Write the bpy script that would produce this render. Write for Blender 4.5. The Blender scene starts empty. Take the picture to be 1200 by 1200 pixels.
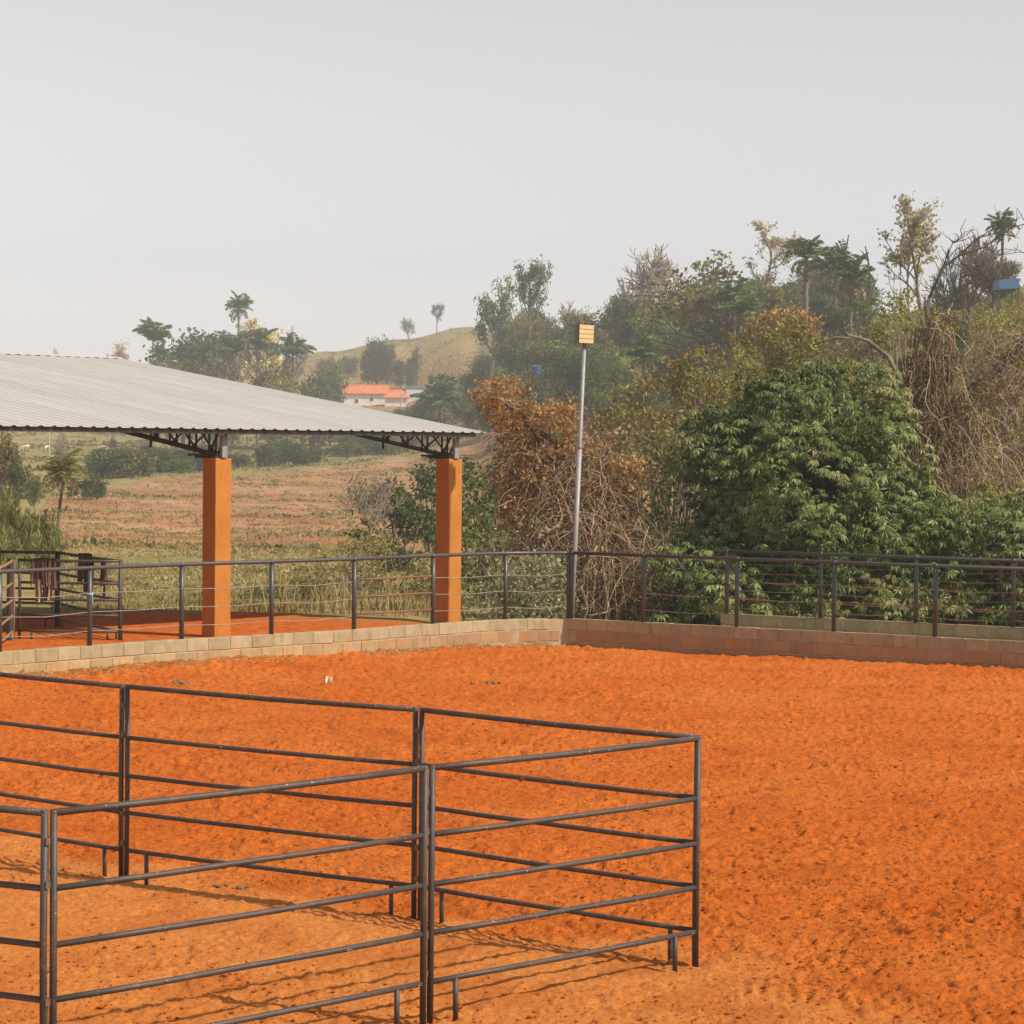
import bpy, bmesh, math, random
import numpy as np
from mathutils import Vector, Matrix

R = math.radians
scene = bpy.context.scene
C = scene.collection

# ------------------------------------------------------------------ camera
F_PX, HC = 2800.0, 3.45            # focal length in photo pixels (1200 wide), eye height
PITCH, ROLL = math.atan(81 / F_PX), R(0.57)
fwd = Vector((0, math.cos(PITCH), -math.sin(PITCH)))
up0 = Vector((0, math.sin(PITCH), math.cos(PITCH)))
rt = Vector((1, 0, 0)) * math.cos(ROLL) + up0 * math.sin(ROLL)
upv = up0 * math.cos(ROLL) - Vector((1, 0, 0)) * math.sin(ROLL)
cam_d = bpy.data.cameras.new("camera")
cam = bpy.data.objects.new("camera", cam_d)
C.objects.link(cam)
cam.matrix_world = Matrix(((rt.x, upv.x, -fwd.x, 0), (rt.y, upv.y, -fwd.y, 0), (rt.z, upv.z, -fwd.z, HC), (0, 0, 0, 1)))
cam_d.sensor_width = 36
cam_d.lens = F_PX / 1200 * 36
cam_d.clip_start = 0.1
cam_d.clip_end = 6000
scene.camera = cam

# ------------------------------------------------------------------ sky, sun, exposure
SUN_DIR = Vector((0.92, -0.43, 0.98)).normalized()      # towards the sun
sun_el = math.asin(SUN_DIR.z)
sun_az = math.atan2(SUN_DIR.x, SUN_DIR.y)
world = bpy.data.worlds.new("World")
scene.world = world
world.use_nodes = True
wn = world.node_tree
bg = wn.nodes["Background"]
sky = wn.nodes.new("ShaderNodeTexSky")
sky.sky_type = 'NISHITA'
sky.sun_disc = False
sky.sun_elevation = sun_el
sky.sun_rotation = sun_az
sky.air_density = 1.0
sky.dust_density = 0.3
sky.ozone_density = 1.0
hs = wn.nodes.new("ShaderNodeHueSaturation")            # smoky dry-season sky: nearly no blue left
hs.inputs['Saturation'].default_value = 0.11
hs.inputs['Value'].default_value = 1.0
wn.links.new(sky.outputs[0], hs.inputs['Color'])
tn = wn.nodes.new('ShaderNodeMix'); tn.data_type = 'RGBA'; tn.blend_type = 'MULTIPLY'     # faint mauve of the smoke
tn.inputs[0].default_value = 1.0; tn.inputs[7].default_value = (1.0, 0.98, 1.0, 1)
wn.links.new(hs.outputs[0], tn.inputs[6])
wn.links.new(tn.outputs[2], bg.inputs['Color'])
bg.inputs['Strength'].default_value = 0.121
sd = bpy.data.lights.new("sun", 'SUN')
sd.energy = 5.0
sd.angle = R(0.8)
sd.color = (1.0, 0.89, 0.74)
sun = bpy.data.objects.new("sun", sd)
C.objects.link(sun)
sun.rotation_euler = (-SUN_DIR).to_track_quat('-Z', 'Y').to_euler()
sun.location = (30, -6, 40)
scene.view_settings.view_transform = 'Standard'
scene.view_settings.look = 'None'
scene.view_settings.gamma = 1
scene.view_settings.exposure = 0.13
scene.render.engine = 'CYCLES'
scene.render.resolution_x = scene.render.resolution_y = 1024

# ------------------------------------------------------------------ helpers
def yh(px):
    return 519 + 0.01 * (px - 600)
def X(px, d):
    return (px - 600) / F_PX * d
def Z(px, py, d):
    return HC + (yh(px) - py) * d / F_PX

def link(o, parent=None):
    C.objects.link(o)
    if parent is not None:
        o.parent = parent
    return o
def tag(o, label, cat, group=None, kind=None):
    o['label'] = label
    o['category'] = cat
    if group: o['group'] = group
    if kind: o['kind'] = kind
    return o
def empty(name, loc=(0, 0, 0), rz=0.0):
    o = bpy.data.objects.new(name, None)
    o.location = loc
    o.rotation_euler = (0, 0, rz)
    o.empty_display_size = 0.2
    return link(o)

class MB:
    """collects numpy geometry and builds one mesh"""
    def __init__(s):
        s.V, s.Q, s.T, s.n, s.tint = [], [], [], 0, []
    def add(s, V, Q=None, T=None, tint=None):
        V = np.asarray(V, float).reshape(-1, 3)
        s.V.append(V)
        if Q is not None and len(Q): s.Q.append(np.asarray(Q, np.int64) + s.n)
        if T is not None and len(T): s.T.append(np.asarray(T, np.int64) + s.n)
        s.tint.append(np.full(len(V), 0.5) if tint is None else np.broadcast_to(np.asarray(tint, float), (len(V),)))
        s.n += len(V)
        return s
    def mesh(s, name, mat=None, smooth=False, tint=False):
        me = bpy.data.meshes.new(name)
        V = np.concatenate(s.V)
        me.vertices.add(len(V))
        me.vertices.foreach_set('co', V.astype(np.float32).ravel())
        fl, st, tot, off = [], [], [], 0
        for arrs, k in ((s.Q, 4), (s.T, 3)):
            if arrs:
                A = np.concatenate(arrs)
                fl.append(A.ravel())
                st.append(off + np.arange(len(A)) * k)
                tot.append(np.full(len(A), k))
                off += A.size
        fl, st, tot = np.concatenate(fl), np.concatenate(st), np.concatenate(tot)
        me.loops.add(len(fl))
        me.loops.foreach_set('vertex_index', fl.astype(np.int32))
        me.polygons.add(len(st))
        me.polygons.foreach_set('loop_start', st.astype(np.int32))
        me.polygons.foreach_set('loop_total', tot.astype(np.int32))
        me.polygons.foreach_set('use_smooth', np.full(len(st), bool(smooth)))
        if tint:
            a = me.attributes.new('tint', 'FLOAT', 'POINT')
            a.data.foreach_set('value', np.concatenate(s.tint).astype(np.float32))
        me.update(calc_edges=True)
        if mat: me.materials.append(mat)
        return me
    def obj(s, name, mat, parent=None, smooth=False, tint=False):
        return link(bpy.data.objects.new(name, s.mesh(name, mat, smooth, tint)), parent)

def nrm(v):
    v = np.asarray(v, float)
    return v / np.maximum(np.linalg.norm(v, axis=-1, keepdims=True), 1e-9)

def tube(mb, pts, rad, k=6, caps=True, tint=0.5):
    pts = np.asarray(pts, float)
    n = len(pts)
    rad = np.broadcast_to(np.asarray(rad, float), (n,))
    tg = np.empty_like(pts)
    tg[1:-1] = pts[2:] - pts[:-2]
    tg[0], tg[-1] = pts[1] - pts[0], pts[-1] - pts[-2]
    tg = nrm(tg)
    a = np.array((0, 0, 1.0)) if abs(tg[0][2]) < 0.9 else np.array((1.0, 0, 0))
    u = nrm(np.cross(tg[0], a))
    ang = np.arange(k) * 2 * math.pi / k
    V = np.empty((n, k, 3))
    for i in range(n):
        u = nrm(u - tg[i] * np.dot(u, tg[i]))
        v = np.cross(tg[i], u)
        V[i] = pts[i] + rad[i] * (np.cos(ang)[:, None] * u + np.sin(ang)[:, None] * v)
    i, j = np.meshgrid(np.arange(n - 1), np.arange(k), indexing='ij')
    j2 = (j + 1) % k
    Q = np.stack([i * k + j, i * k + j2, (i + 1) * k + j2, (i + 1) * k + j], -1).reshape(-1, 4)
    V = V.reshape(-1, 3)
    T = []
    if caps:
        V = np.vstack([V, pts[0], pts[-1]])
        for q in range(k):
            T.append((n * k, (q + 1) % k, q))
            T.append((n * k + 1, (n - 1) * k + q, (n - 1) * k + (q + 1) % k))
    mb.add(V, Q, T, tint)
    return mb

BOXQ = np.array([(0, 3, 2, 1), (4, 5, 6, 7), (0, 1, 5, 4), (1, 2, 6, 5), (2, 3, 7, 6), (3, 0, 4, 7)])
def box(mb, x0, x1, y0, y1, z0, z1, M=None):
    V = np.array([(x0, y0, z0), (x1, y0, z0), (x1, y1, z0), (x0, y1, z0), (x0, y0, z1), (x1, y0, z1), (x1, y1, z1), (x0, y1, z1)], float)
    if M is not None:
        V = V @ np.array(M.to_3x3()).T + np.array(M.translation)
    mb.add(V, BOXQ)
    return mb
def bar(mb, a, b, w, h=None):
    """square bar from a to b"""
    h = h or w
    a, b = np.asarray(a, float), np.asarray(b, float)
    t = nrm(b - a)
    ref = np.array((0, 0, 1.0)) if abs(t[2]) < 0.95 else np.array((1.0, 0, 0))
    s = nrm(np.cross(t, ref)); u = np.cross(s, t)
    V = [p + s * sx * w / 2 + u * sz * h / 2 for p in (a, b) for sx, sz in ((-1, -1), (1, -1), (1, 1), (-1, 1))]
    mb.add(V, BOXQ)
    return mb
def bevel_box_mesh(name, sx, sy, sz, bev, mat, jitter=0.0, rng=None):
    bm = bmesh.new()
    bmesh.ops.create_cube(bm, size=1.0)
    for v in bm.verts:
        v.co = Vector((v.co.x * sx, v.co.y * sy, v.co.z * sz))
        if jitter:
            v.co += Vector([rng.uniform(-jitter, jitter) for _ in range(3)])
    bmesh.ops.bevel(bm, geom=bm.edges[:], offset=bev, segments=1, affect='EDGES')
    me = bpy.data.meshes.new(name)
    bm.to_mesh(me); bm.free()
    me.materials.append(mat)
    return me

# numpy value noise
def _h(ix, iy, s):
    h = (ix.astype(np.int64) * 374761393 + iy.astype(np.int64) * 668265263 + s * 974634777) & 0xffffffff
    h = ((h ^ (h >> 13)) * 1274126177) & 0xffffffff
    h = (h ^ (h >> 16)) & 0xffffffff
    return h / 4294967295.0
def vnoise(x, y, s=0):
    x0, y0 = np.floor(x), np.floor(y)
    fx, fy = x - x0, y - y0
    fx, fy = fx * fx * fx * (fx * (fx * 6 - 15) + 10), fy * fy * fy * (fy * (fy * 6 - 15) + 10)
    a, b = _h(x0, y0, s), _h(x0 + 1, y0, s)
    c, d = _h(x0, y0 + 1, s), _h(x0 + 1, y0 + 1, s)
    return (a + (b - a) * fx) * (1 - fy) + (c + (d - c) * fx) * fy
def rnoise(x, y, w, s):
    """two turned and warped layers, so that no lattice shows"""
    a = 0.7 + s * 1.37
    x, y = x / w, y / w
    wx = vnoise(x * .7 + 3, y * .7, s + 100) * 1.6; wy = vnoise(x * .7, y * .7 + 9, s + 200) * 1.6
    x, y = x + wx, y + wy
    u, v = x * math.cos(a) - y * math.sin(a), x * math.sin(a) + y * math.cos(a)
    p, q = x * math.cos(a + 1) - y * math.sin(a + 1), x * math.sin(a + 1) + y * math.cos(a + 1)
    return np.clip((vnoise(u, v, s) + vnoise(p * 1.31, q * 1.31, s + 300) - 1) * .8 + .5, 0, 1)
def sstep(a, b, x):
    t = np.clip((x - a) / (b - a), 0, 1)
    return t * t * (3 - 2 * t)

# ------------------------------------------------------------------ materials
def newmat(name):
    m = bpy.data.materials.new(name)
    m.use_nodes = True
    nt = m.node_tree
    return m, nt, nt.nodes["Principled BSDF"]
def nd(nt, t, **kw):
    n = nt.nodes.new(t)
    for k, v in kw.items(): setattr(n, k, v)
    return n
def ramp(nt, src, stops):
    r = nd(nt, "ShaderNodeValToRGB")
    el = r.color_ramp.elements
    while len(el) < len(stops): el.new(0.5)
    for e, (p, c) in zip(el, stops):
        e.position = p
        e.color = (*c, 1) if len(c) == 3 else c
    nt.links.new(src, r.inputs[0])
    return r.outputs[0]
def noise(nt, co, scale, detail=4, rough=0.55, dist=0.0):
    n = nd(nt, "ShaderNodeTexNoise")
    n.inputs['Scale'].default_value = scale
    n.inputs['Detail'].default_value = detail
    n.inputs['Roughness'].default_value = rough
    n.inputs['Distortion'].default_value = dist
    if co is not None: nt.links.new(co, n.inputs['Vector'])
    return n.outputs['Fac']
def mixc(nt, f, a, b, mode='MIX'):
    m = nd(nt, "ShaderNodeMix", data_type='RGBA', blend_type=mode)
    for sock, v in ((m.inputs[0], f), (m.inputs[6], a), (m.inputs[7], b)):
        if isinstance(v, (int, float)): sock.default_value = v
        elif isinstance(v, tuple): sock.default_value = (*v, 1)
        else: nt.links.new(v, sock)
    return m.outputs[2]
def bump(nt, bs, h, dist, strength=1.0):
    b = nd(nt, "ShaderNodeBump")
    b.inputs['Distance'].default_value = dist
    b.inputs['Strength'].default_value = strength
    nt.links.new(h, b.inputs['Height'])
    nt.links.new(b.outputs[0], bs.inputs['Normal'])
def ocoord(nt):
    return nd(nt, "ShaderNodeTexCoord").outputs['Object']
def mapped(nt, co, scale):
    m = nd(nt, "ShaderNodeMapping")
    m.inputs['Scale'].default_value = scale
    nt.links.new(co, m.inputs['Vector'])
    return m.outputs[0]

def noise_mat(name, c1, c2, scale, rough=0.8, bd=0.0, bscale=None, metal=0.0, stops=(0.35, 0.65)):
    m, nt, bs = newmat(name)
    co = ocoord(nt)
    f = noise(nt, co, scale)
    nt.links.new(ramp(nt, f, [(stops[0], c1), (stops[1], c2)]), bs.inputs['Base Color'])
    bs.inputs['Roughness'].default_value = rough
    bs.inputs['Metallic'].default_value = metal
    if bd: bump(nt, bs, noise(nt, co, bscale or scale * 4), bd)
    return m

def leaf_mat(name, dark, mid, light, trans=0.3, rough=0.5, spec=0.3, clump=0.6, objvar=0.25):
    """leaf colours: own tint per leaf, clump noise, small variation from plant to plant"""
    m, nt, bs = newmat(name)
    at = nd(nt, "ShaderNodeAttribute", attribute_name='tint')
    co = ocoord(nt)
    nz = noise(nt, co, clump, 2)
    ad = nd(nt, "ShaderNodeMath", operation='ADD')
    nt.links.new(at.outputs['Fac'], ad.inputs[0])
    s2 = nd(nt, "ShaderNodeMath", operation='MULTIPLY_ADD')
    nt.links.new(nz, s2.inputs[0]); s2.inputs[1].default_value = 0.9; s2.inputs[2].default_value = -0.45
    nt.links.new(s2.outputs[0], ad.inputs[1])
    col = ramp(nt, ad.outputs[0], [(0.1, dark), (0.5, mid), (0.95, light)])
    oi = nd(nt, "ShaderNodeObjectInfo")
    h = nd(nt, "ShaderNodeHueSaturation")
    mr = nd(nt, "ShaderNodeMapRange")
    mr.inputs[3].default_value = 1 - objvar; mr.inputs[4].default_value = 1 + objvar
    nt.links.new(oi.outputs['Random'], mr.inputs[0])
    nt.links.new(mr.outputs[0], h.inputs['Value'])
    mr2 = nd(nt, "ShaderNodeMapRange")
    mr2.inputs[3].default_value = 0.5 - 0.06 * objvar; mr2.inputs[4].default_value = 0.5 + 0.1 * objvar
    fr = nd(nt, "ShaderNodeMath", operation='FRACT')
    ml = nd(nt, "ShaderNodeMath", operation='MULTIPLY')
    ml.inputs[1].default_value = 7.31
    nt.links.new(oi.outputs['Random'], ml.inputs[0]); nt.links.new(ml.outputs[0], fr.inputs[0])
    nt.links.new(fr.outputs[0], mr2.inputs[0]); nt.links.new(mr2.outputs[0], h.inputs['Hue'])
    nt.links.new(col, h.inputs['Color'])
    nt.links.new(h.outputs[0], bs.inputs['Base Color'])
    bs.inputs['Roughness'].default_value = rough
    bs.inputs['Specular IOR Level'].default_value = spec
    if trans:
        tr = nd(nt, "ShaderNodeBsdfTranslucent")
        nt.links.new(h.outputs[0], tr.inputs['Color'])
        mx = nd(nt, "ShaderNodeMixShader")
        mx.inputs[0].default_value = trans
        nt.links.new(bs.outputs[0], mx.inputs[1]); nt.links.new(tr.outputs[0], mx.inputs[2])
        nt.links.new(mx.outputs[0], nt.nodes["Material Output"].inputs['Surface'])
    return m

M = {}
# --- trodden red earth of the arena
PEN_N = (0.57, 0.82); PEN_C = 14.25
def make_dirt():
    m, nt, bs = newmat("red_arena_earth")
    co = ocoord(nt)
    at = nd(nt, "ShaderNodeAttribute", attribute_name='packed').outputs['Fac']
    fine = noise(nt, co, 22, 6, 0.65)
    mid = noise(nt, co, 3.1, 5, 0.6)
    big = noise(nt, co, 0.35, 3)
    loose = ramp(nt, fine, [(0.25, (0.48, 0.094, 0.010)), (0.5, (0.69, 0.160, 0.017)), (0.78, (0.79, 0.235, 0.038))])
    pack = ramp(nt, fine, [(0.25, (0.58, 0.17, 0.032)), (0.5, (0.76, 0.275, 0.066)), (0.8, (0.82, 0.37, 0.12))])
    fleck = noise(nt, co, 12, 8, 0.75)  # both fleck layers: dark moist crumbs, plus clod and pit shadows painted in
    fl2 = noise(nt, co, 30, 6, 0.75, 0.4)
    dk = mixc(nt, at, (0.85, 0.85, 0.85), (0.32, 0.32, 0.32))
    col = mixc(nt, at, loose, pack)
    col = mixc(nt, mixc(nt, 1.0, ramp(nt, mid, [(0.35, (0.45,) * 3), (0.7, (0, 0, 0))]), dk, 'MULTIPLY'), col, (0.56, 0.125, 0.014))
    col = mixc(nt, ramp(nt, big, [(0.4, (0, 0, 0)), (0.7, (0.5,) * 3)]), col, (0.78, 0.25, 0.05))
    col = mixc(nt, ramp(nt, noise(nt, co, 1.1, 4, .6), [(0.34, (0.45,) * 3), (0.52, (0, 0, 0))]), col, (0.46, 0.095, 0.010))
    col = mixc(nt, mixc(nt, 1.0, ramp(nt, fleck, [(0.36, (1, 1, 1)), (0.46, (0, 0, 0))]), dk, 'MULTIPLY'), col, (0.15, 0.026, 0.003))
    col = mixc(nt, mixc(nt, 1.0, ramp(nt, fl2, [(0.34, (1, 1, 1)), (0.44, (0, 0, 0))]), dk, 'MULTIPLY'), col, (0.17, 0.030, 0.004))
    nt.links.new(col, bs.inputs['Base Color'])
    bs.inputs['Roughness'].default_value = 0.95
    bs.inputs['Specular IOR Level'].default_value = 0.1
    bump(nt, bs, noise(nt, co, 16, 8, 0.75), 0.055, 1.0)
    return m
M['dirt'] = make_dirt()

# --- the land outside, covers from the attribute 'cover' (r field, g bare red earth, b green sward)
def make_land():
    m, nt, bs = newmat("valley_land")
    co = ocoord(nt)
    sp = nd(nt, "ShaderNodeSeparateColor")
    nd_attr = nd(nt, "ShaderNodeAttribute", attribute_name='cover')
    nt.links.new(nd_attr.outputs['Color'], sp.inputs[0])
    n1 = noise(nt, co, 0.11, 6, 0.6); n2 = noise(nt, co, 0.9, 7, 0.72)
    mp = nd(nt, 'ShaderNodeMapping'); mp.inputs['Rotation'].default_value = (0, 0, R(38)); nt.links.new(co, mp.inputs['Vector'])
    n3 = noise(nt, mapped(nt, mp.outputs[0], (0.018, 0.085, 0.05)), 1.0, 8, 0.72, 0.5)
    grass = ramp(nt, n2, [(0.3, (0.20, 0.16, 0.06)), (0.5, (0.31, 0.245, 0.10)), (0.75, (0.40, 0.32, 0.15))])
    grass = mixc(nt, ramp(nt, n1, [(0.42, (0, 0, 0)), (0.6, (0.7,) * 3)]), grass, (0.23, 0.20, 0.08))
    field = ramp(nt, n3, [(0.32, (0.27, 0.105, 0.045)), (0.46, (0.41, 0.215, 0.105)), (0.62, (0.46, 0.27, 0.15)), (0.78, (0.52, 0.34, 0.20))])
    weeds = noise(nt, mapped(nt, co, (0.45, 0.22, 0.2)), 1.0, 7, 0.78)
    field = mixc(nt, nd_attr.outputs['Alpha'], field, (0.27, 0.105, 0.045))
    field = mixc(nt, ramp(nt, weeds, [(0.52, (0, 0, 0)), (0.59, (0.8,) * 3)]), field, (0.15, 0.16, 0.05))
    field = mixc(nt, ramp(nt, noise(nt, mapped(nt, co, (1.6, .8, .5)), 1.0, 6, .75), [(0.34, (0.6,) * 3), (0.50, (0, 0, 0))]), field, (0.29, 0.14, 0.07))
    n4 = noise(nt, co, 7, 7, 0.72)
    red = ramp(nt, n4, [(0.34, (0.22, 0.045, 0.008)), (0.45, (0.48, 0.115, 0.016)), (0.75, (0.60, 0.17, 0.03))])
    sward = ramp(nt, n2, [(0.3, (0.10, 0.11, 0.035)), (0.7, (0.24, 0.22, 0.08))])
    col = mixc(nt, sp.outputs[2], grass, sward)
    col = mixc(nt, sp.outputs[0], col, field)
    col = mixc(nt, sp.outputs[1], col, red)
    nt.links.new(col, bs.inputs['Base Color'])
    bs.inputs['Roughness'].default_value = 1.0
    bs.inputs['Specular IOR Level'].default_value = 0.05
    bump(nt, bs, n2, 0.35, 0.6)
    return m
M['land'] = make_land()

def make_steel(name, paint, rust, amt, rough=0.45):
    m, nt, bs = newmat(name)
    co = ocoord(nt)
    n = noise(nt, co, 12, 8, 0.78); n2 = noise(nt, co, 60, 3)
    f = ramp(nt, n, [(amt, (0, 0, 0)), (amt + 0.12, (1, 1, 1))])
    c = mixc(nt, n2, paint, tuple(min(1, v * 1.7) for v in paint))
    c = mixc(nt, ramp(nt, noise(nt, co, 2.3, 5, .7), [(.42, (0, 0, 0)), (.62, (.75,) * 3)]), c, tuple(v * .5 + r_ * .5 for v, r_ in zip(paint, rust)))
    c = mixc(nt, f, c, rust)
    fl = noise(nt, co, 38, 2)
    c = mixc(nt, ramp(nt, fl, [(0.71, (0, 0, 0)), (0.74, (0.8,) * 3)]), c, (0.45, 0.38, 0.31))
    nt.links.new(c, bs.inputs['Base Color'])
    bs.inputs['Roughness'].default_value = rough
    bs.inputs['Metallic'].default_value = 0.0
    bump(nt, bs, n2, 0.001)
    return m
M['panel'] = make_steel("worn_black_pipe", (0.029, 0.029, 0.031), (0.14, 0.075, 0.042), 0.54, 0.55)
M['fence'] = make_steel("graphite_pipe", (0.040, 0.044, 0.050), (0.07, 0.05, 0.04), 0.68, 0.4)
M['rust'] = make_steel("rusty_pipe", (0.13, 0.075, 0.05), (0.24, 0.10, 0.05), 0.48, 0.6)
M['penrust'] = make_steel("sunbleached_rusty_pipe", (0.20, 0.13, 0.075), (0.30, 0.15, 0.07), 0.48, 0.6)
M['wire'] = noise_mat("dull_wire", (0.22, 0.19, 0.16), (0.34, 0.29, 0.24), 12, 0.5)
M['hinge'] = make_steel("rusty_hinge", (0.09, 0.07, 0.045), (0.20, 0.085, 0.04), 0.5, 0.6)

def make_block(name, c1, c2, stain_amt, scale=2.2):
    m, nt, bs = newmat(name)
    co = ocoord(nt)
    oi = nd(nt, "ShaderNodeObjectInfo")
    vo = nd(nt, "ShaderNodeVectorMath", operation='SCALE'); 
    cmb = nd(nt, "ShaderNodeCombineXYZ")
    for i in range(3): nt.links.new(oi.outputs['Random'], cmb.inputs[i])
    nt.links.new(cmb.outputs[0], vo.inputs[0]); vo.inputs['Scale'].default_value = 37.0
    ad = nd(nt, "ShaderNodeVectorMath", operation='ADD')
    nt.links.new(co, ad.inputs[0]); nt.links.new(vo.outputs[0], ad.inputs[1])
    p = ad.outputs[0]
    n = noise(nt, p, 5, 5, 0.65)
    c = ramp(nt, n, [(0.3, c1), (0.7, c2)])
    h = nd(nt, "ShaderNodeHueSaturation")
    mr = nd(nt, "ShaderNodeMapRange"); mr.inputs[3].default_value = 0.88; mr.inputs[4].default_value = 1.09
    nt.links.new(oi.outputs['Random'], mr.inputs[0]); nt.links.new(mr.outputs[0], h.inputs['Value']); nt.links.new(c, h.inputs['Color'])
    st = noise(nt, mapped(nt, p, (1, 1, 0.25)), scale * 2, 5, 0.6)
    c = mixc(nt, ramp(nt, st, [(stain_amt, (0, 0, 0)), (stain_amt + 0.2, (0.85,) * 3)]), h.outputs[0], (0.50, 0.20, 0.055))
    gr = noise(nt, mapped(nt, p, (2.5, 2.5, 0.5)), 4, 4)
    c = mixc(nt, ramp(nt, gr, [(0.55, (0, 0, 0)), (0.75, (0.55,) * 3)]), c, (0.16, 0.125, 0.085))
    nt.links.new(c, bs.inputs['Base Color'])
    bs.inputs['Roughness'].default_value = 0.95
    bs.inputs['Specular IOR Level'].default_value = 0.1
    bump(nt, bs, noise(nt, p, 70, 4), 0.006)
    return m
M['block'] = make_block("weathered_block", (0.31, 0.25, 0.15), (0.44, 0.36, 0.225), 0.60)
M['block_red'] = make_block("earth_stained_block", (0.36, 0.25, 0.125), (0.46, 0.34, 0.18), 0.56)
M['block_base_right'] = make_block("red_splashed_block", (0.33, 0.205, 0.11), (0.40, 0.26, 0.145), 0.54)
M['mortar'] = noise_mat("pale_mortar", (0.35, 0.26, 0.145), (0.45, 0.345, 0.205), 4, 0.95, 0.004, 40)

def make_ochre():
    m, nt, bs = newmat("ochre_textured_render")
    co = ocoord(nt)
    n = noise(nt, co, 2.0, 4)
    g = noise(nt, mapped(nt, co, (26, 26, 2.2)), 1.0, 5, 0.7)       # vertical scratched plaster
    c = ramp(nt, n, [(0.3, (0.41, 0.163, 0.032)), (0.7, (0.49, 0.20, 0.045))])
    c = mixc(nt, ramp(nt, g, [(0.56, (0, 0, 0)), (0.68, (0.75,) * 3)]), c, (0.33, 0.085, 0.016))
    sp = nd(nt, 'ShaderNodeSeparateXYZ'); nt.links.new(co, sp.inputs[0])
    mr = nd(nt, 'ShaderNodeMapRange'); mr.inputs[1].default_value = -1.55; mr.inputs[2].default_value = -0.75; mr.inputs[3].default_value = 0.75; mr.inputs[4].default_value = 0.0
    nt.links.new(sp.outputs[2], mr.inputs[0])
    sm = nd(nt, 'ShaderNodeMath', operation='MULTIPLY'); nt.links.new(mr.outputs[0], sm.inputs[0]); nt.links.new(noise(nt, co, 7, 5, .7), sm.inputs[1])
    c = mixc(nt, sm.outputs[0], c, (0.56, 0.15, 0.02))
    nt.links.new(c, bs.inputs['Base Color'])
    bs.inputs['Roughness'].default_value = 0.9
    bs.inputs['Specular IOR Level'].default_value = 0.15
    bump(nt, bs, g, 0.012)
    return m
M['ochre'] = make_ochre()
def make_roofsheet():
    m, nt, bs = newmat("weathered_zinc_sheet")
    co = ocoord(nt)
    oi = nd(nt, "ShaderNodeObjectInfo")
    n = noise(nt, mapped(nt, co, (3, 0.5, 1)), 1.2, 4)
    c = ramp(nt, n, [(0.3, (0.49, 0.475, 0.455)), (0.7, (0.56, 0.545, 0.525))])
    h = nd(nt, "ShaderNodeHueSaturation")
    mr = nd(nt, "ShaderNodeMapRange"); mr.inputs[3].default_value = 0.94; mr.inputs[4].default_value = 1.05
    nt.links.new(oi.outputs['Random'], mr.inputs[0]); nt.links.new(mr.outputs[0], h.inputs['Value']); nt.links.new(c, h.inputs['Color'])
    d = noise(nt, mapped(nt, co, (9, 0.35, 1)), 1.0, 4)
    c = mixc(nt, ramp(nt, d, [(0.58, (0, 0, 0)), (0.8, (0.35,) * 3)]), h.outputs[0], (0.42, 0.33, 0.26))
    nt.links.new(c, bs.inputs['Base Color'])
    bs.inputs['Roughness'].default_value = 0.55
    bs.inputs['Metallic'].default_value = 0.15
    return m
M['zinc'] = make_roofsheet()
M['truss'] = noise_mat("black_truss_paint", (0.018, 0.015, 0.013), (0.035, 0.027, 0.022), 6, 0.5)
M['plate'] = noise_mat("grey_primer_plate", (0.20, 0.215, 0.235), (0.26, 0.275, 0.295), 6, 0.5)
M['galv'] = noise_mat("galvanised_steel", (0.25, 0.245, 0.25), (0.32, 0.315, 0.32), 5, 0.55, metal=0.2)
M['lamp_cream'] = None
def make_lamp():
    m, nt, bs = newmat("cream_lamp_lens")
    co = ocoord(nt)
    n = noise(nt, co, 9, 3)
    nt.links.new(ramp(nt, n, [(0.62, (0.66, 0.53, 0.28)), (0.70, (0.58, 0.28, 0.06))]), bs.inputs['Base Color'])
    bs.inputs['Roughness'].default_value = 0.75
    return m
M['lamp_stained'] = make_lamp()
M['lamp_cream'] = noise_mat('clean_cream_lens', (0.62, 0.50, 0.27), (0.70, 0.57, 0.32), 5, 0.75)
M['lamp_case'] = noise_mat("dark_lamp_housing", (0.035, 0.025, 0.016), (0.06, 0.042, 0.026), 8, 0.5)
M['leather_dark'] = noise_mat("dark_leather", (0.022, 0.013, 0.010), (0.05, 0.03, 0.022), 14, 0.5, 0.004)
M['leather_brown'] = noise_mat("brown_leather", (0.06, 0.030, 0.017), (0.115, 0.06, 0.034), 10, 0.6, 0.004)
M['leather_tan'] = noise_mat("tan_hide", (0.26, 0.175, 0.11), (0.38, 0.28, 0.19), 9, 0.8, 0.006)
M['blue_cord'] = noise_mat("pale_blue_cord", (0.22, 0.42, 0.55), (0.35, 0.55, 0.66), 30, 0.7)
M['white_scrap'] = noise_mat("pale_plastic", (0.70, 0.66, 0.42), (0.80, 0.78, 0.62), 14, 0.6)
M['dung'] = noise_mat("dry_dung", (0.10, 0.065, 0.025), (0.21, 0.15, 0.07), 25, 1.0, 0.01)
M['bark'] = noise_mat("grey_brown_bark", (0.10, 0.075, 0.055), (0.22, 0.175, 0.13), 3, 0.95, 0.02)
M['bark_dark'] = noise_mat("dark_bark", (0.045, 0.033, 0.026), (0.10, 0.075, 0.055), 3, 0.95, 0.02)
M['bark_pale'] = noise_mat("pale_bare_bark", (0.26, 0.205, 0.155), (0.42, 0.34, 0.26), 3, 0.95, 0.02)
M['deadwood'] = noise_mat("dead_wood", (0.28, 0.19, 0.11), (0.45, 0.33, 0.20), 4, 0.95, 0.02)
M['white_wall'] = noise_mat("whitewashed_wall", (0.66, 0.66, 0.66), (0.78, 0.77, 0.75), 0.8, 0.9)
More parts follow.
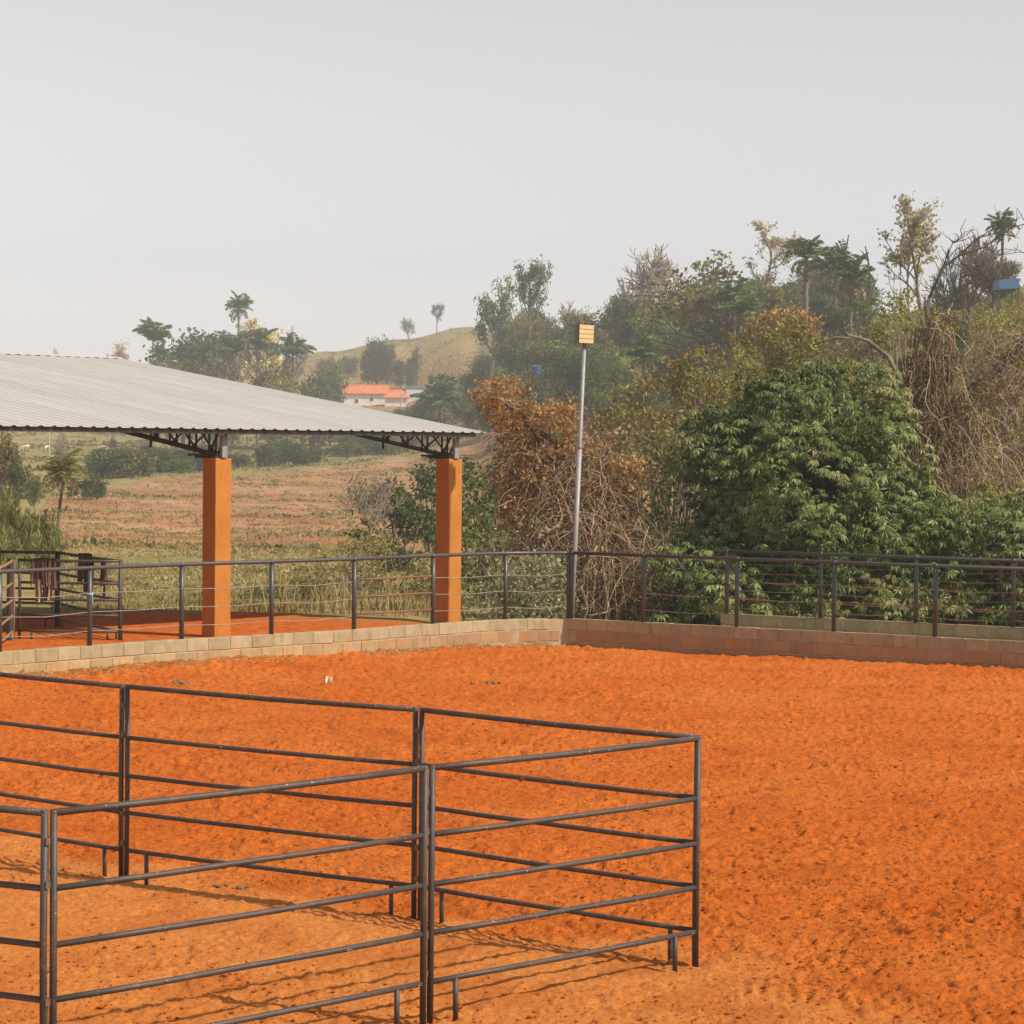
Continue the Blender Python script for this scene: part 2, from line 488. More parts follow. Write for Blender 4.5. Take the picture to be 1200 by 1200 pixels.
M['tile'] = noise_mat("orange_clay_tiles", (0.52, 0.15, 0.055), (0.66, 0.23, 0.09), 1.6, 0.9, 0.05, 6)
M['pane'] = noise_mat("dark_pane", (0.05, 0.055, 0.07), (0.09, 0.10, 0.12), 1, 0.2)
M['shed'] = noise_mat("pale_corrugated_shed", (0.55, 0.57, 0.60), (0.66, 0.68, 0.70), 2, 0.5)
M['shed_roof'] = noise_mat("dark_shed_roof", (0.08, 0.08, 0.09), (0.12, 0.12, 0.13), 2, 0.6)
M['blue_tank'] = noise_mat("blue_water_tank", (0.025, 0.085, 0.21), (0.04, 0.125, 0.27), 1.5, 0.5)
M['concrete'] = noise_mat("grey_concrete", (0.36, 0.35, 0.33), (0.48, 0.46, 0.43), 2, 0.9)
M['cow'] = noise_mat("cream_hide", (0.55, 0.50, 0.42), (0.72, 0.68, 0.60), 2, 0.9)
# leaves
M['lf_glossy'] = leaf_mat("glossy_deep_green_leaf", (0.030, 0.054, 0.010), (0.110, 0.152, 0.029), (0.34, 0.355, 0.14), 0.25, 0.46, 0.28, 0.8, 0.05)
M['lf_dark'] = leaf_mat("dark_green_leaf", (0.033, 0.053, 0.015), (0.075, 0.107, 0.030), (0.156, 0.181, 0.053), 0.3, 0.6, 0.12)
M['lf_mid'] = leaf_mat("mid_green_leaf", (0.057, 0.080, 0.020), (0.125, 0.160, 0.037), (0.237, 0.256, 0.070), 0.3, 0.6, 0.12)
M['lf_olive'] = leaf_mat("olive_leaf", (0.106, 0.092, 0.027), (0.225, 0.188, 0.057), (0.375, 0.300, 0.106), 0.3, 0.6, 0.15)
M['lf_brown'] = leaf_mat("browning_leaf", (0.09, 0.060, 0.030), (0.19, 0.122, 0.06), (0.29, 0.195, 0.10), 0.25, 0.6, 0.15)
M['lf_rust'] = leaf_mat("dry_rust_leaf", (0.22, 0.11, 0.042), (0.42, 0.23, 0.095), (0.58, 0.36, 0.18), 0.3, 0.6, 0.15, objvar=0.1)
M['lf_grey'] = leaf_mat("silver_green_leaf", (0.12, 0.13, 0.06), (0.30, 0.31, 0.165), (0.50, 0.50, 0.31), 0.3, .6, .15, objvar=0.05)
M['lf_lime'] = leaf_mat("yellow_green_leaf", (0.138, 0.144, 0.031), (0.288, 0.281, 0.062), (0.450, 0.425, 0.112), 0.35)
M['lf_yellow'] = leaf_mat("yellow_blossom", (0.50, 0.31, 0.025), (0.68, 0.44, 0.04), (0.78, 0.56, 0.10), 0.3)
M['lf_cream'] = leaf_mat("pale_blossom", (0.24, 0.20, 0.12), (0.36, 0.31, 0.19), (0.52, 0.45, 0.28), 0.3)
M['lf_feather'] = leaf_mat("feathery_green", (0.105, 0.125, 0.03), (0.23, 0.255, 0.07), (0.40, 0.40, 0.15), 0.35, .6, .1)
M['vine'] = leaf_mat("dry_vine_stem", (0.15, 0.098, 0.062), (0.31, 0.212, 0.137), (0.45, 0.335, 0.225), 0.0, 0.9, 0.1, 0.5, 0.05)
M['straw'] = leaf_mat("dry_straw", (0.22, 0.17, 0.07), (0.40, 0.315, 0.14), (0.56, 0.46, 0.24), 0.35, 0.7, 0.1)
M['grassy'] = leaf_mat("half_green_grass", (0.13, 0.13, 0.036), (0.25, 0.225, 0.075), (0.42, 0.35, 0.15), 0.35, 0.7, 0.1)
M['palm'] = leaf_mat("palm_leaflet", (0.040, 0.070, 0.022), (0.090, 0.140, 0.043), (0.188, 0.237, 0.077), 0.3, 0.5, 0.15)
M['palm_y'] = leaf_mat("yellowing_palm_leaflet", (0.100, 0.100, 0.027), (0.213, 0.194, 0.050), (0.375, 0.312, 0.100), 0.3)
M['palm_dead'] = leaf_mat("dead_palm_leaflet", (0.13, 0.085, 0.05), (0.25, 0.165, 0.095), (0.34, 0.25, 0.15), 0.2)
# ------------------------------------------------------------------ layout of the enclosure
WALL_TOP = 0.41
left_posts = [(-9.75, 31.0), (-8.52, 32.5), (-7.27, 33.9), (-6.2, 35.1), (-5.02, 36.35), (-3.76, 37.45), (-2.54, 38.6), (-1.31, 39.95), (-0.10, 41.1), (1.0, 41.52)]
CORNER = np.array(left_posts[-1])
r_dir = nrm(np.array((8.04 - 1.0, 37.5 - 41.52)))
def along(P, s):
    P = np.asarray(P, float)
    seg = np.linalg.norm(np.diff(P, axis=0), axis=1)
    cum = np.concatenate([[0], np.cumsum(seg)])
    s = np.clip(s, 0, cum[-1] - 1e-6)
    i = int(np.searchsorted(cum, s, side='right') - 1)
    t = (s - cum[i]) / seg[i]
    return P[i] + (P[i + 1] - P[i]) * t, nrm(P[i + 1] - P[i])
def plen(P):
    return np.linalg.norm(np.diff(np.asarray(P, float), axis=0), axis=1).sum()
def smooth_poly(P, n=80):
    """Catmull-Rom so that the curved wall has no kinks"""
    P = np.asarray(P, float)
    E = np.vstack([2 * P[0] - P[1], P, 2 * P[-1] - P[-2]])
    out = []
    for i in range(len(P) - 1):
        p0, p1, p2, p3 = E[i:i + 4]
        for t in np.linspace(0, 1, n // len(P) + 2, endpoint=False):
            out.append(0.5 * ((2 * p1) + (-p0 + p2) * t + (2 * p0 - 5 * p1 + 4 * p2 - p3) * t * t + (-p0 + 3 * p1 - 3 * p2 + p3) * t ** 3))
    out.append(P[-1])
    return np.array(out)
LEFT = smooth_poly(left_posts)
RIGHT = np.array([CORNER + r_dir * 0.0, CORNER + r_dir * 13.0])
REAR0 = np.array((X(848, 43.1), 43.1))
REAR = np.array([REAR0, REAR0 + r_dir * 10.5])

# distance of the wall by azimuth, for the ground
wp = np.vstack([[(-30, 8)], LEFT, RIGHT[1:], [(34, 8)]])
w_az = np.arctan2(wp[:, 0], wp[:, 1]); w_r = np.hypot(wp[:, 0], wp[:, 1])
def wall_r(az):
    # dense interpolation in cartesian so straight walls stay straight
    return np.interp(az, WA, WR)
dense = np.vstack([np.linspace(wp[i], wp[i + 1], 40) for i in range(len(wp) - 1)])
WA = np.arctan2(dense[:, 0], dense[:, 1]); WR = np.hypot(dense[:, 0], dense[:, 1])
o_ = np.argsort(WA); WA, WR = WA[o_], WR[o_]

# ------------------------------------------------------------------ terrain
TD = np.array([30, 45, 60, 90, 130, 180, 220, 260, 300, 340, 380, 450, 520, 600, 650, 700, 800, 1000, 1250.])
TC = {
    0:    [.2, .2, -.5, -1, -1.6, -1.7, -1.2, -.4, .3, 1.1, 2.1, 5, 11, 18, 22, 24, 22, 12, 5],
    300:  [.2, .2, -.4, -1, -1.6, -1.7, -1.2, -.4, .3, 1.1, 2.3, 6, 11.5, 20, 24, 25, 24, 14, 5],
    380:  [.2, .2, -.4, -1, -1.6, -1.7, -1.2, -.3, .5, 1.5, 2.8, 6.2, 11.5, 21, 27.5, 29, 27, 16, 5],
    470:  [.2, .2, -.4, -1, -1.6, -1.7, -1.1, -.1, 1, 2.3, 4, 7, 12.5, 23.5, 31, 33, 31, 18, 5],
    550:  [.1, .1, -.5, -1, -1.5, -1.3, -.3, 1.4, 3.6, 6.2, 9, 14, 19, 28, 34.5, 37, 36, 20, 5],
    620:  [.1, .1, -.5, -1, -1.3, -.3, 2, 5.5, 9.5, 13.5, 17, 22, 27, 32, 35, 36, 35, 20, 5],
    700:  [0, 0, -.5, -1, -.8, 1, 4, 8.5, 14, 18.5, 21, 23, 25, 27, 27, 27, 25, 15, 5],
    800:  [0, 0, -.5, -1, -.4, 2.2, 6, 11.5, 17, 20.5, 22, 23, 24, 25, 25, 25, 23, 14, 5],
    900:  [0, 0, -.5, -1, 0, 3.5, 8, 14, 19.5, 21.5, 22, 22, 22, 22, 22, 21, 20, 12, 5],
    1000: [0, 0, -.4, -.3, 2.0, 7.5, 12.5, 17, 20, 21, 21, 21, 20, 19, 18, 17, 16, 10, 5],
    1100: [0, 0, 0, 1.4, 5.5, 12.2, 16.2, 18.4, 19, 18.5, 18, 17, 16, 15, 15, 14, 12, 8, 5],
    1200: [0, 0, .3, 3, 8, 14.8, 17.0, 18, 17.5, 17, 16, 14, 13, 12, 12, 11, 10, 7, 5],
}
TPX = np.array(sorted(TC)); TT = np.array([TC[p] for p in TPX], float)
# resample by distance with a smooth interpolant
def elev(x, y, bumps=True):
    x, y = np.asarray(x, float), np.asarray(y, float)
    shape = np.broadcast(x, y).shape
    x, y = np.broadcast_to(x, shape).ravel(), np.broadcast_to(y, shape).ravel()
    az = np.arctan2(x, y); r = np.hypot(x, y)
    px = np.where(np.abs(az) < 1.3, 600 + F_PX * np.tan(np.clip(az, -1.3, 1.3)), np.sign(az) * 1e5)
    px = np.clip(px, TPX[0], TPX[-1])
    lr = np.log(np.clip(r, TD[0], TD[-1])); LD = np.log(TD)
    i = np.clip(np.searchsorted(TPX, px, side='right') - 1, 0, len(TPX) - 2)
    j = np.clip(np.searchsorted(LD, lr, side='right') - 1, 0, len(TD) - 2)
    u = (px - TPX[i]) / (TPX[i + 1] - TPX[i]); v = (lr - LD[j]) / (LD[j + 1] - LD[j])
    us = u * u * (3 - 2 * u)
    e = (TT[i, j] * (1 - us) + TT[i + 1, j] * us) * (1 - v) + (TT[i, j + 1] * (1 - us) + TT[i + 1, j + 1] * us) * v
    if bumps:
        k = sstep(48, 90, r)
        e = e + k * ((vnoise(x / 38, y / 38, 3) - .5) * 1.0 * sstep(200, 420, r) + (vnoise(x / 9, y / 9, 5) - .5) * 0.5)
    wr = wall_r(az)
    inside = sstep(wr + 0.15, wr + 0.75, r)
    e = -0.13 * (1 - inside) + e * inside
    e = np.where(np.abs(az) > 1.3, np.where(r < 45, -0.13, e), e)
    return e.reshape(shape)
def zt(x, y):
    return float(elev(np.array([x]), np.array([y]))[0])

def build_ground():
    az = np.unique(np.concatenate([np.linspace(-math.pi, -0.5, 26), np.linspace(-0.5, -0.26, 14), np.linspace(-0.26, 0.26, 330), np.linspace(0.26, 0.5, 14), np.linspace(0.5, math.pi, 26)]))
    r = np.unique(np.concatenate([np.linspace(1.0, 30, 12), np.arange(30, 50, 0.4), np.geomspace(50, 1240, 190)]))
    A, RR = np.meshgrid(az, r)
    x, y = RR * np.sin(A), RR * np.cos(A)
    z = elev(x, y)
    nr, na = A.shape
    V = np.stack([x, y, z], -1).reshape(-1, 3)
    i, j = np.meshgrid(np.arange(nr - 1), np.arange(na - 1), indexing='ij')
    Q = np.stack([i * na + j, i * na + j + 1, (i + 1) * na + j + 1, (i + 1) * na + j], -1).reshape(-1, 4)[:, ::-1]
    mb = MB().add(V, Q)
    o = mb.obj('ground', M['land'], smooth=True)
    o['kind'] = 'structure'
    px = 600 + F_PX * np.tan(np.clip(A, -1.3, 1.3))
    wob = (vnoise(x / 12, y / 12, 11) - .5) * 26 + (vnoise(x / 4, y / 4, 12) - .5) * 8
    top = np.interp(px, [40, 60, 250, 480, 560, 700, 780], [150, 205, 262, 312, 300, 222, 185])
    fld = sstep(92, 104, RR + wob * .35) * (1 - sstep(-5, 5, RR - top + wob * .3)) * (1 - sstep(770, 800, px)) * (px > -200)
    far_red = sstep(.53, .66, vnoise(x / 26, y / 26, 21) * .6 + vnoise(x / 8, y / 8, 22) * .4) * sstep(430, 470, RR) * (px > 330) * (px < 640) * (1 - sstep(600, 640, RR))
    near_red = (1 - sstep(44.5, 47.5, RR + (vnoise(x / 1.6, y / 1.6, 7) - .5) * 3 + np.clip((px - 300), 0, 400) * .012)) * (px < 620)
    bank = sstep(1080, 1160, px) * sstep(60, 80, RR) * (1 - sstep(120, 150, RR)) * sstep(.45, .62, vnoise(x / 5, y / 5, 31)) * .6 * (1 - sstep(1190, 1240, px))
    red = np.clip(far_red * .3 + near_red + bank, 0, 1)
    sw = np.clip(sstep(130, 170, RR) * (px > 560) + sstep(.5, .6, vnoise(x / 20, y / 20, 41)) * .6 * sstep(220, 300, RR) * (RR < 480) + sstep(1000, 1100, px) * sstep(90, 130, RR) * .6, 0, 1)
    wb2 = (vnoise(x / 22, y / 22, 81) - .5) * 16
    dl = np.interp(px, [60, 100, 300, 470, 560], [196, 190, 165, 132, 118]) + wb2
    gs = lambda o, w_: np.exp(-((RR - dl - o) / w_) ** 2)
    fur = np.clip(.8 * gs(0, 7) + .5 * gs(38, 6) + .4 * gs(-32, 5) + .35 * gs(70, 8) + .25 * gs(18, 3) + .25 * gs(-14, 3), 0, 1) * sstep(.2, .6, vnoise(x / 9, y / 9, 83))
    col = np.stack([fld, red, sw, fur], -1).reshape(-1, 4)
    a = o.data.attributes.new('cover', 'FLOAT_COLOR', 'POINT')
    a.data.foreach_set('color', col.astype(np.float32).ravel())
    return o
build_ground()

# ------------------------------------------------------------------ arena floor: loose red earth, really uneven
def packed_mask(x, y):
    w = (vnoise(x / 1.1, y / 1.1, 51) - .5) * 1.3 + (vnoise(x / .35, y / .35, 52) - .5) * .6
    a = 1 - sstep(-.45, .35, x * PEN_N[0] + y * PEN_N[1] - PEN_C + w)
    b = 1 - sstep(-.5, .5, x - 2.1 + w - (15.2 - y) * .35)
    return a * b
def arena_z(x, y, pk=None):
    if pk is None: pk = packed_mask(x, y)
    und = (vnoise(x / 2.3, y / 2.3, 61) - .5) * .04
    churn = .55 + .9 * rnoise(x, y, 1.9, 70)
    hoof = ((rnoise(x, y, .46, 62) - .5) * .012 + (rnoise(x, y, .19, 63) - .5) * .014) * churn
    cl = np.maximum(rnoise(x, y, .085, 64) - .52, 0) * .062 * churn
    cl2 = (rnoise(x, y, .038, 65) - .5) * .024
    pits = -np.maximum(rnoise(x, y, .16, 66) - .68, 0) * .10 * churn
    rough = 1 - .42 * pk
    z = und + (hoof + cl + cl2 + pits) * rough
    # earth banked against the foot of the wall
    az = np.arctan2(x, y); r = np.hypot(x, y); dw = wall_r(az) - r
    bank = np.interp(x, [-9, -5, -2, 0, 1.0, 3, 6, 9], [.09, .09, .05, -.01, -.05, -.05, -.01, .04])
    z = z + bank * (1 - sstep(.1, 1.5, dw + (vnoise(x / .8, y / .8, 67) - .5) * .8)) + (1 - sstep(0, .5, dw)) * (vnoise(x / .5, y / .5, 68) - .4) * .06
    z = z - np.minimum(0.02, .02)
    # tyre print
    tx, ty = x - 2.02, y - 14.95
    trk = np.exp(-((tx * .2 + ty) / .16) ** 2) * (np.abs(tx) < .55)
    z = z + trk * (np.sin((tx - ty * .1) * 2 * math.pi / .10) * .013 - .004)
    return z
def build_arena():
    py = np.arange(1320, 745, -1.05)
    ys = F_PX * HC / (py - 519)
    ys = np.concatenate([np.linspace(4, ys[0] - .2, 14), ys])
    t = np.concatenate([np.linspace(-.62, -.27, 40), np.linspace(-.265, .265, 640), np.linspace(.27, .62, 40)])
    T, Y = np.meshgrid(t, ys)
    Xx = T * Y
    pk = packed_mask(Xx, Y)
    Zz = arena_z(Xx, Y, pk)
    az = np.arctan2(Xx, Y); r = np.hypot(Xx, Y); wr = wall_r(az)
    Zz = np.where(r > wr + .34, -.35, Zz)
    n, m = T.shape
    V = np.stack([Xx, Y, Zz], -1).reshape(-1, 3)
    i, j = np.meshgrid(np.arange(n - 1), np.arange(m - 1), indexing='ij')
    Q = np.stack([i * m + j, i * m + j + 1, (i + 1) * m + j + 1, (i + 1) * m + j], -1)
    keep = (r < wr + 1.2)[:-1, :-1]
    Q = Q[keep].reshape(-1, 4)
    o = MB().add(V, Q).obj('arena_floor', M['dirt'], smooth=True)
    o['kind'] = 'structure'
    a = o.data.attributes.new('packed', 'FLOAT', 'POINT')
    a.data.foreach_set('value', pk.astype(np.float32).ravel())
    # loose clods
    rng = np.random.default_rng(5)
    N = 26000
    pyy = rng.uniform(770, 1290, N)
    yy = F_PX * HC / (pyy - 519)
    xx = rng.uniform(-.24, .24, N) * yy
    k = (np.hypot(xx, yy) < wall_r(np.arctan2(xx, yy)) - .2) & (rng.random(N) > packed_mask(xx, yy) * .55) & (vnoise(xx / .9, yy / .9, 71) + rng.normal(0, .12, N) > .45)
    xx, yy = xx[k], yy[k]
    zz = arena_z(xx, yy)
    s = np.clip(rng.lognormal(-4.75, .4, len(xx)), .004, .024) 
    base = np.array([(0, 0, 1), (.9, 0, .3), (.25, .87, .35), (-.75, .5, .25), (-.7, -.55, .3), (.3, -.88, .25), (0, 0, -.6)])
    Fb = np.array([(0, 1, 2), (0, 2, 3), (0, 3, 4), (0, 4, 5), (0, 5, 1), (6, 2, 1), (6, 3, 2), (6, 4, 3), (6, 5, 4), (6, 1, 5)])
    n = len(xx)
    V = base[None] * rng.uniform(.6, 1.35, (n, 7, 1)) * s[:, None, None] * np.array((1.2, 1.2, .8))
    a = rng.uniform(0, 6.28, n); ca, sa = np.cos(a)[:, None], np.sin(a)[:, None]
    V = np.stack([V[..., 0] * ca - V[..., 1] * sa, V[..., 0] * sa + V[..., 1] * ca, V[..., 2]], -1) + np.stack([xx, yy, zz + s * .15], -1)[:, None]
    Fc = (Fb[None] + (np.arange(n) * 7)[:, None, None]).reshape(-1, 3)
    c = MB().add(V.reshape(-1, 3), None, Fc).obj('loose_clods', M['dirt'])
    tag(c, 'loose red earth clods strewn over the arena floor', 'clods', kind='stuff')
    a = c.data.attributes.new('packed', 'FLOAT', 'POINT')
build_arena()

# ------------------------------------------------------------------ block walls
brng = random.Random(3)
BL, BH, BT = 0.395, 0.189, 0.15
blk = [bevel_box_mesh('block', BL, BT, BH, .008, M['block'], .003, brng) for _ in range(3)]
blk_red = [bevel_box_mesh('block', BL, BT, BH, .008, M['block_red'], .003, brng) for _ in range(2)]
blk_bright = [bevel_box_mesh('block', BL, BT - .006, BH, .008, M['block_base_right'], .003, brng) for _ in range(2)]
def block_wall(label, P, courses, name='block_wall', base_meshes=None):
    L = plen(P)
    root = empty(name, (*P[0], 0))
    tag(root, label, 'wall')
    n = int(L / 0.4)
    mb = MB()                                        # recessed mortar core
    pts = [along(P, s)[0] for s in np.linspace(0.01, L - .01, max(3, int(L / .15)))]
    pts = np.array(pts)
    tg = nrm(np.gradient(pts, axis=0)); nn = np.stack([-tg[:, 1], tg[:, 0]], -1)
    w = BT / 2 - .011
    ring = []
    for p, q in zip(pts, nn):
        ring.append([(*(p - q * w), -.2), (*(p + q * w), -.2), (*(p + q * w), WALL_TOP - .012), (*(p - q * w), WALL_TOP - .012)])
    V = np.array(ring).reshape(-1, 3) - np.array((*P[0], 0))
    Qs = []
    for i in range(len(pts) - 1):
        for k in range(4):
            Qs.append((i * 4 + k, i * 4 + (k + 1) % 4, (i + 1) * 4 + (k + 1) % 4, (i + 1) * 4 + k))
    Qs += [(3, 2, 1, 0), tuple((len(pts) - 1) * 4 + k for k in range(4))]
    mb.add(V, Qs).obj('mortar_core', M['mortar'], root)
    for c in range(courses):
        zc = WALL_TOP - BH / 2 - c * 0.2
        off = .2 if c % 2 == 0 else .39
        for i in range(n + 1):
            s = i * .4 + off - .2 + .2
            if s > L - .18: continue
            p, t = along(P, s)
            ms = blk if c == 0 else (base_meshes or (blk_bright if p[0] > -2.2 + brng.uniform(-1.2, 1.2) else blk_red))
            b = bpy.data.objects.new('block', brng.choice(ms))
            b.location = (p[0] - P[0][0] + brng.uniform(-.002, .002), p[1] - P[0][1] + brng.uniform(-.003, .003), zc + brng.uniform(-.003, .003))
            b.rotation_euler = (0, brng.uniform(-.006, .006), math.atan2(t[1], t[0]) + brng.uniform(-.012, .012))
            link(b, root)
    return root
block_wall('curved low block wall in sunlight, below the orange pillars', LEFT, 3)
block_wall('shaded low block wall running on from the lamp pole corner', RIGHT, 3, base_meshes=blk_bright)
block_wall('low block wall along the foot of the big glossy tree', REAR, 2)

# ------------------------------------------------------------------ pipe fences
def pipe_fence(label, posts, rail_pts, z0, H, wires, gap=None, wire_mat='wire', tie=None):
    o0 = np.array((*posts[0], z0))
    root = empty('pipe_fence', tuple(o0))
    tag(root, label, 'fence')
    for i, p in enumerate(posts):
        mb = MB()
        q = np.array((*p, z0)) - o0
        tube(mb, [q + (0, 0, -.02), q + (0, 0, H - .01)], .038, 10)
        tube(mb, [q + (0, 0, H - .035), q + (0, 0, H + .03)], .042, 10)
        mb.obj('post', M['fence'], root, smooth=True)
    rp = np.array([(*p, z0 + H) for p in rail_pts]) - o0
    tube(MB(), rp, .031, 10).obj('top_rail', M['fence'], root, smooth=True)
    for zf in wires:
        segs = []
        for i in range(len(posts) - 1):
            if gap == i: continue
            a = np.array((*posts[i], z0 + zf)) - o0; b = np.array((*posts[i + 1], z0 + zf)) - o0
            segs.append((a, b))
        runs, cur = [], []
        for i in range(len(posts) - 1):
            if gap == i:
                if cur: runs.append(cur); cur = []
                continue
            a = np.array((*posts[i], z0 + zf)) - o0; b = np.array((*posts[i + 1], z0 + zf)) - o0
            mid = (a + b) / 2 - (0, 0, .012 + .012 * ((i * 7) % 3))
            cur += [a, mid]
            last = b
            if i == len(posts) - 2 or gap == i + 1: cur.append(b)
        if cur: runs.append(cur)
        for c in runs:
            tube(MB(), c, .0062, 4).obj('wire', M[wire_mat], root)
    if gap is not None:
        for zf in wires:
            a = np.array((*posts[gap], z0 + zf + .03)) - o0; b = np.array((*posts[gap + 1], z0 + zf + .03)) - o0
            r_ = tube(MB(), [a, b], .016, 8).obj('cross_rail', M['rust'], root, smooth=True)
            r_['label'] = 'thin rusty cross rail'
    return root
pipe_fence('grey pipe fence on the curved wall, with three rusty bars in one bay', left_posts, LEFT, WALL_TOP - .01, 1.15, (.22, .50, .78), gap=6)
fp = []
for px in (755, 865, 979, 1098, 1222, 1350):
    k = (px - 600) / F_PX
    s = (CORNER[0] - k * CORNER[1]) / (k * r_dir[1] - r_dir[0]); fp.append(tuple(CORNER + r_dir * s))
pipe_fence('dark pipe fence on the shaded wall beyond the lamp pole', [tuple(CORNER + r_dir * .06)] + fp, [CORNER + r_dir * .06, fp[-1]], WALL_TOP - .01, 1.15, (.22, .50, .78), wire_mat='rust')
rp_ = []
for px in (853, 963, 1075, 1189, 1310):
    k = (px - 600) / F_PX
    s = (REAR0[0] - k * REAR0[1]) / (k * r_dir[1] - r_dir[0]); rp_.append(tuple(REAR0 + r_dir * s))
pipe_fence('dark pipe fence with many wires close against the glossy tree', rp_, [rp_[0], rp_[-1]], WALL_TOP - .01, 1.14, (.12, .28, .44, .60, .76, .92), wire_mat='rust')
# blue cord round a post
mb = MB()
px_, py_ = left_posts[3]
an = np.linspace(0, 4 * math.pi, 26)
tube(mb, np.stack([.045 * np.cos(an), .045 * np.sin(an), np.linspace(-.01, .02, 26)], -1), .008, 5)
tube(mb, [(.04, -.03, 0), (.052, -.04, -.05), (.05, -.045, -.10)], .006, 5)
o = mb.obj('cord', M['blue_cord']); o.location = (px_, py_, 1.16)
tag(o, 'pale blue cord knotted round a fence post', 'cord')

# ------------------------------------------------------------------ corral panels
def corral_panel(label, A, B, zA, zB, H, rails, group, mat, r=.0202, foot=True, hinge=True, lean=0.0, sink=.03):
    A, B = np.asarray(A, float), np.asarray(B, float)
    L = np.linalg.norm(B - A); a = math.atan2(*(B - A)[::-1])
    root = empty('corral_panel', (*A, zA), a)
    root.rotation_euler = (lean, 0, a)
    tag(root, label, 'panel', group)
    dz = zB - zA
    x0, x1 = .028, L - .028
    def zz(x): return dz * x / L
    bnd = .022
    xm = [x0 + (x1 - x0) * f for f in (.25, .5, .75)]
    tube(MB(), [(x0, 0, -sink), (x0 + .004, .003, H * .5), (x0, 0, H + r * .7)], r, 10).obj('post', M[mat], root, smooth=True)
    tube(MB(), [(x1, 0, dz - sink), (x1 - .003, -.003, H * .5 + dz), (x1, 0, H + dz + r * .7)], r, 10).obj('post', M[mat], root, smooth=True)
    tube(MB(), [(x0 - r * .5, 0, H), *[(x, .004 * math.sin(x * 3), H + zz(x) - .006 * (1, 1.6, 1)[i_]) for i_, x in enumerate(xm)], (x1 + r * .5, 0, H + dz)], r * .98, 10).obj('top_rail', M[mat], root, smooth=True)
    for z in rails:
        pts = [(x0, 0, z), *[(x, .005 * math.sin(x * 5 + z * 9), z + zz(x) - .006) for x in xm], (x1, 0, z + dz)]
        tube(MB(), pts, r * .86, 10).obj('rail', M[mat], root, smooth=True)
    if foot:
        zb = rails[0]
        for x in (x0 + .20, x1 - .20):
            tube(MB(), [(x, 0, zb + zz(x)), (x, .004, zz(x) - sink)], r * .82, 8).obj('foot', M[mat], root, smooth=True)
    if hinge:
        for zc in (H * .83, H * .27):
            tube(MB(), [(x1 + .028, -.014, zc - .13 + dz), (x1 + .028, -.014, zc + .13 + dz)], .008, 6).obj('hinge_pin', M['hinge'], root)
            for q, s in ((zc + .11, 1), (zc - .12, -1)):
                b = MB()
                box(b, x1 + .010, x1 + .046, -.022, .002, q - .02 + dz, q + .02 + dz)
                b.obj('hinge_lug', M['hinge'], root)
    return root
def az_(p): return float(arena_z(np.array([p[0]]), np.array([p[1]]))[0])
pA, pB, pC, pD, pE, pF = (-3.02, 18.66), (-.66, 17.26), (1.267, 15.77), (-.481, 14.17), (-2.41, 12.47), (-4.75, 13.55)
pZ = (-5.05, 20.35)
RAILS = (.235, .53, .82, 1.12)
G1 = 'black pipe panels of the pen standing in the arena'
def pan(label, A, B, **kw):
    corral_panel(label, A, B, az_(A) * .5, az_(B) * .5, 1.52, RAILS, G1, 'panel', **kw)
pan('black pipe corral panel of the far side, joined left of the short middle legs', pZ, pA)
pan('long black pipe corral panel in the far side of the arena pen', pA, pB)
pan('black pipe corral panel, far side of the arena pen up to its sharp corner', pB, pC, hinge=False)
pan('sunlit pipe corral panel, near side of the arena pen up to its sharp corner', pC, pD)
pan('sunlit long pipe corral panel between two hinged joints, near side of pen', pD, pE)
pan('pipe corral panel turning away from the rusty hinged joint, cut off', pE, pF, hinge=False)

# pen beside the barn
def dP(px, d): return (X(px, d), d)
q1, q2, q3, q4, q5, q6 = dP(143, 38.5), dP(21, 38.6), dP(68, 41.2), (-9.9, 41.8), dP(16, 38.5), (-7.73, 35.9)
R2 = (.14, .40, .65, .92)
G2 = 'pipe panels of the pen by the barn'
def pan2(label, A, B, mat='panel', **kw):
    corral_panel(label, A, B, zt(*A), zt(*B), 1.28, R2, G2, mat, r=.026, **kw)
pan2('dark pipe panel facing the arena, pen outside the curved wall', q2, q1, hinge=False)
pan2('dark pipe panel behind the hanging leather, pen outside the wall', q1, q3, hinge=False)
pan2('dark pipe panel at the back of the pen, below the small palm', q3, q4, hinge=False)
pan2('sun-bleached rusty pipe panel pointing toward the curved wall', q5, q6, mat='penrust', hinge=False)
tube(MB(), [(*dP(12, 38.3), .1), (*dP(12.5, 38.3), 1.52)], .06, 10).obj('gate_post', M['panel'])
tag(bpy.data.objects['gate_post'], 'thick dark gate post at the rusty panel of the outer pen', 'post')

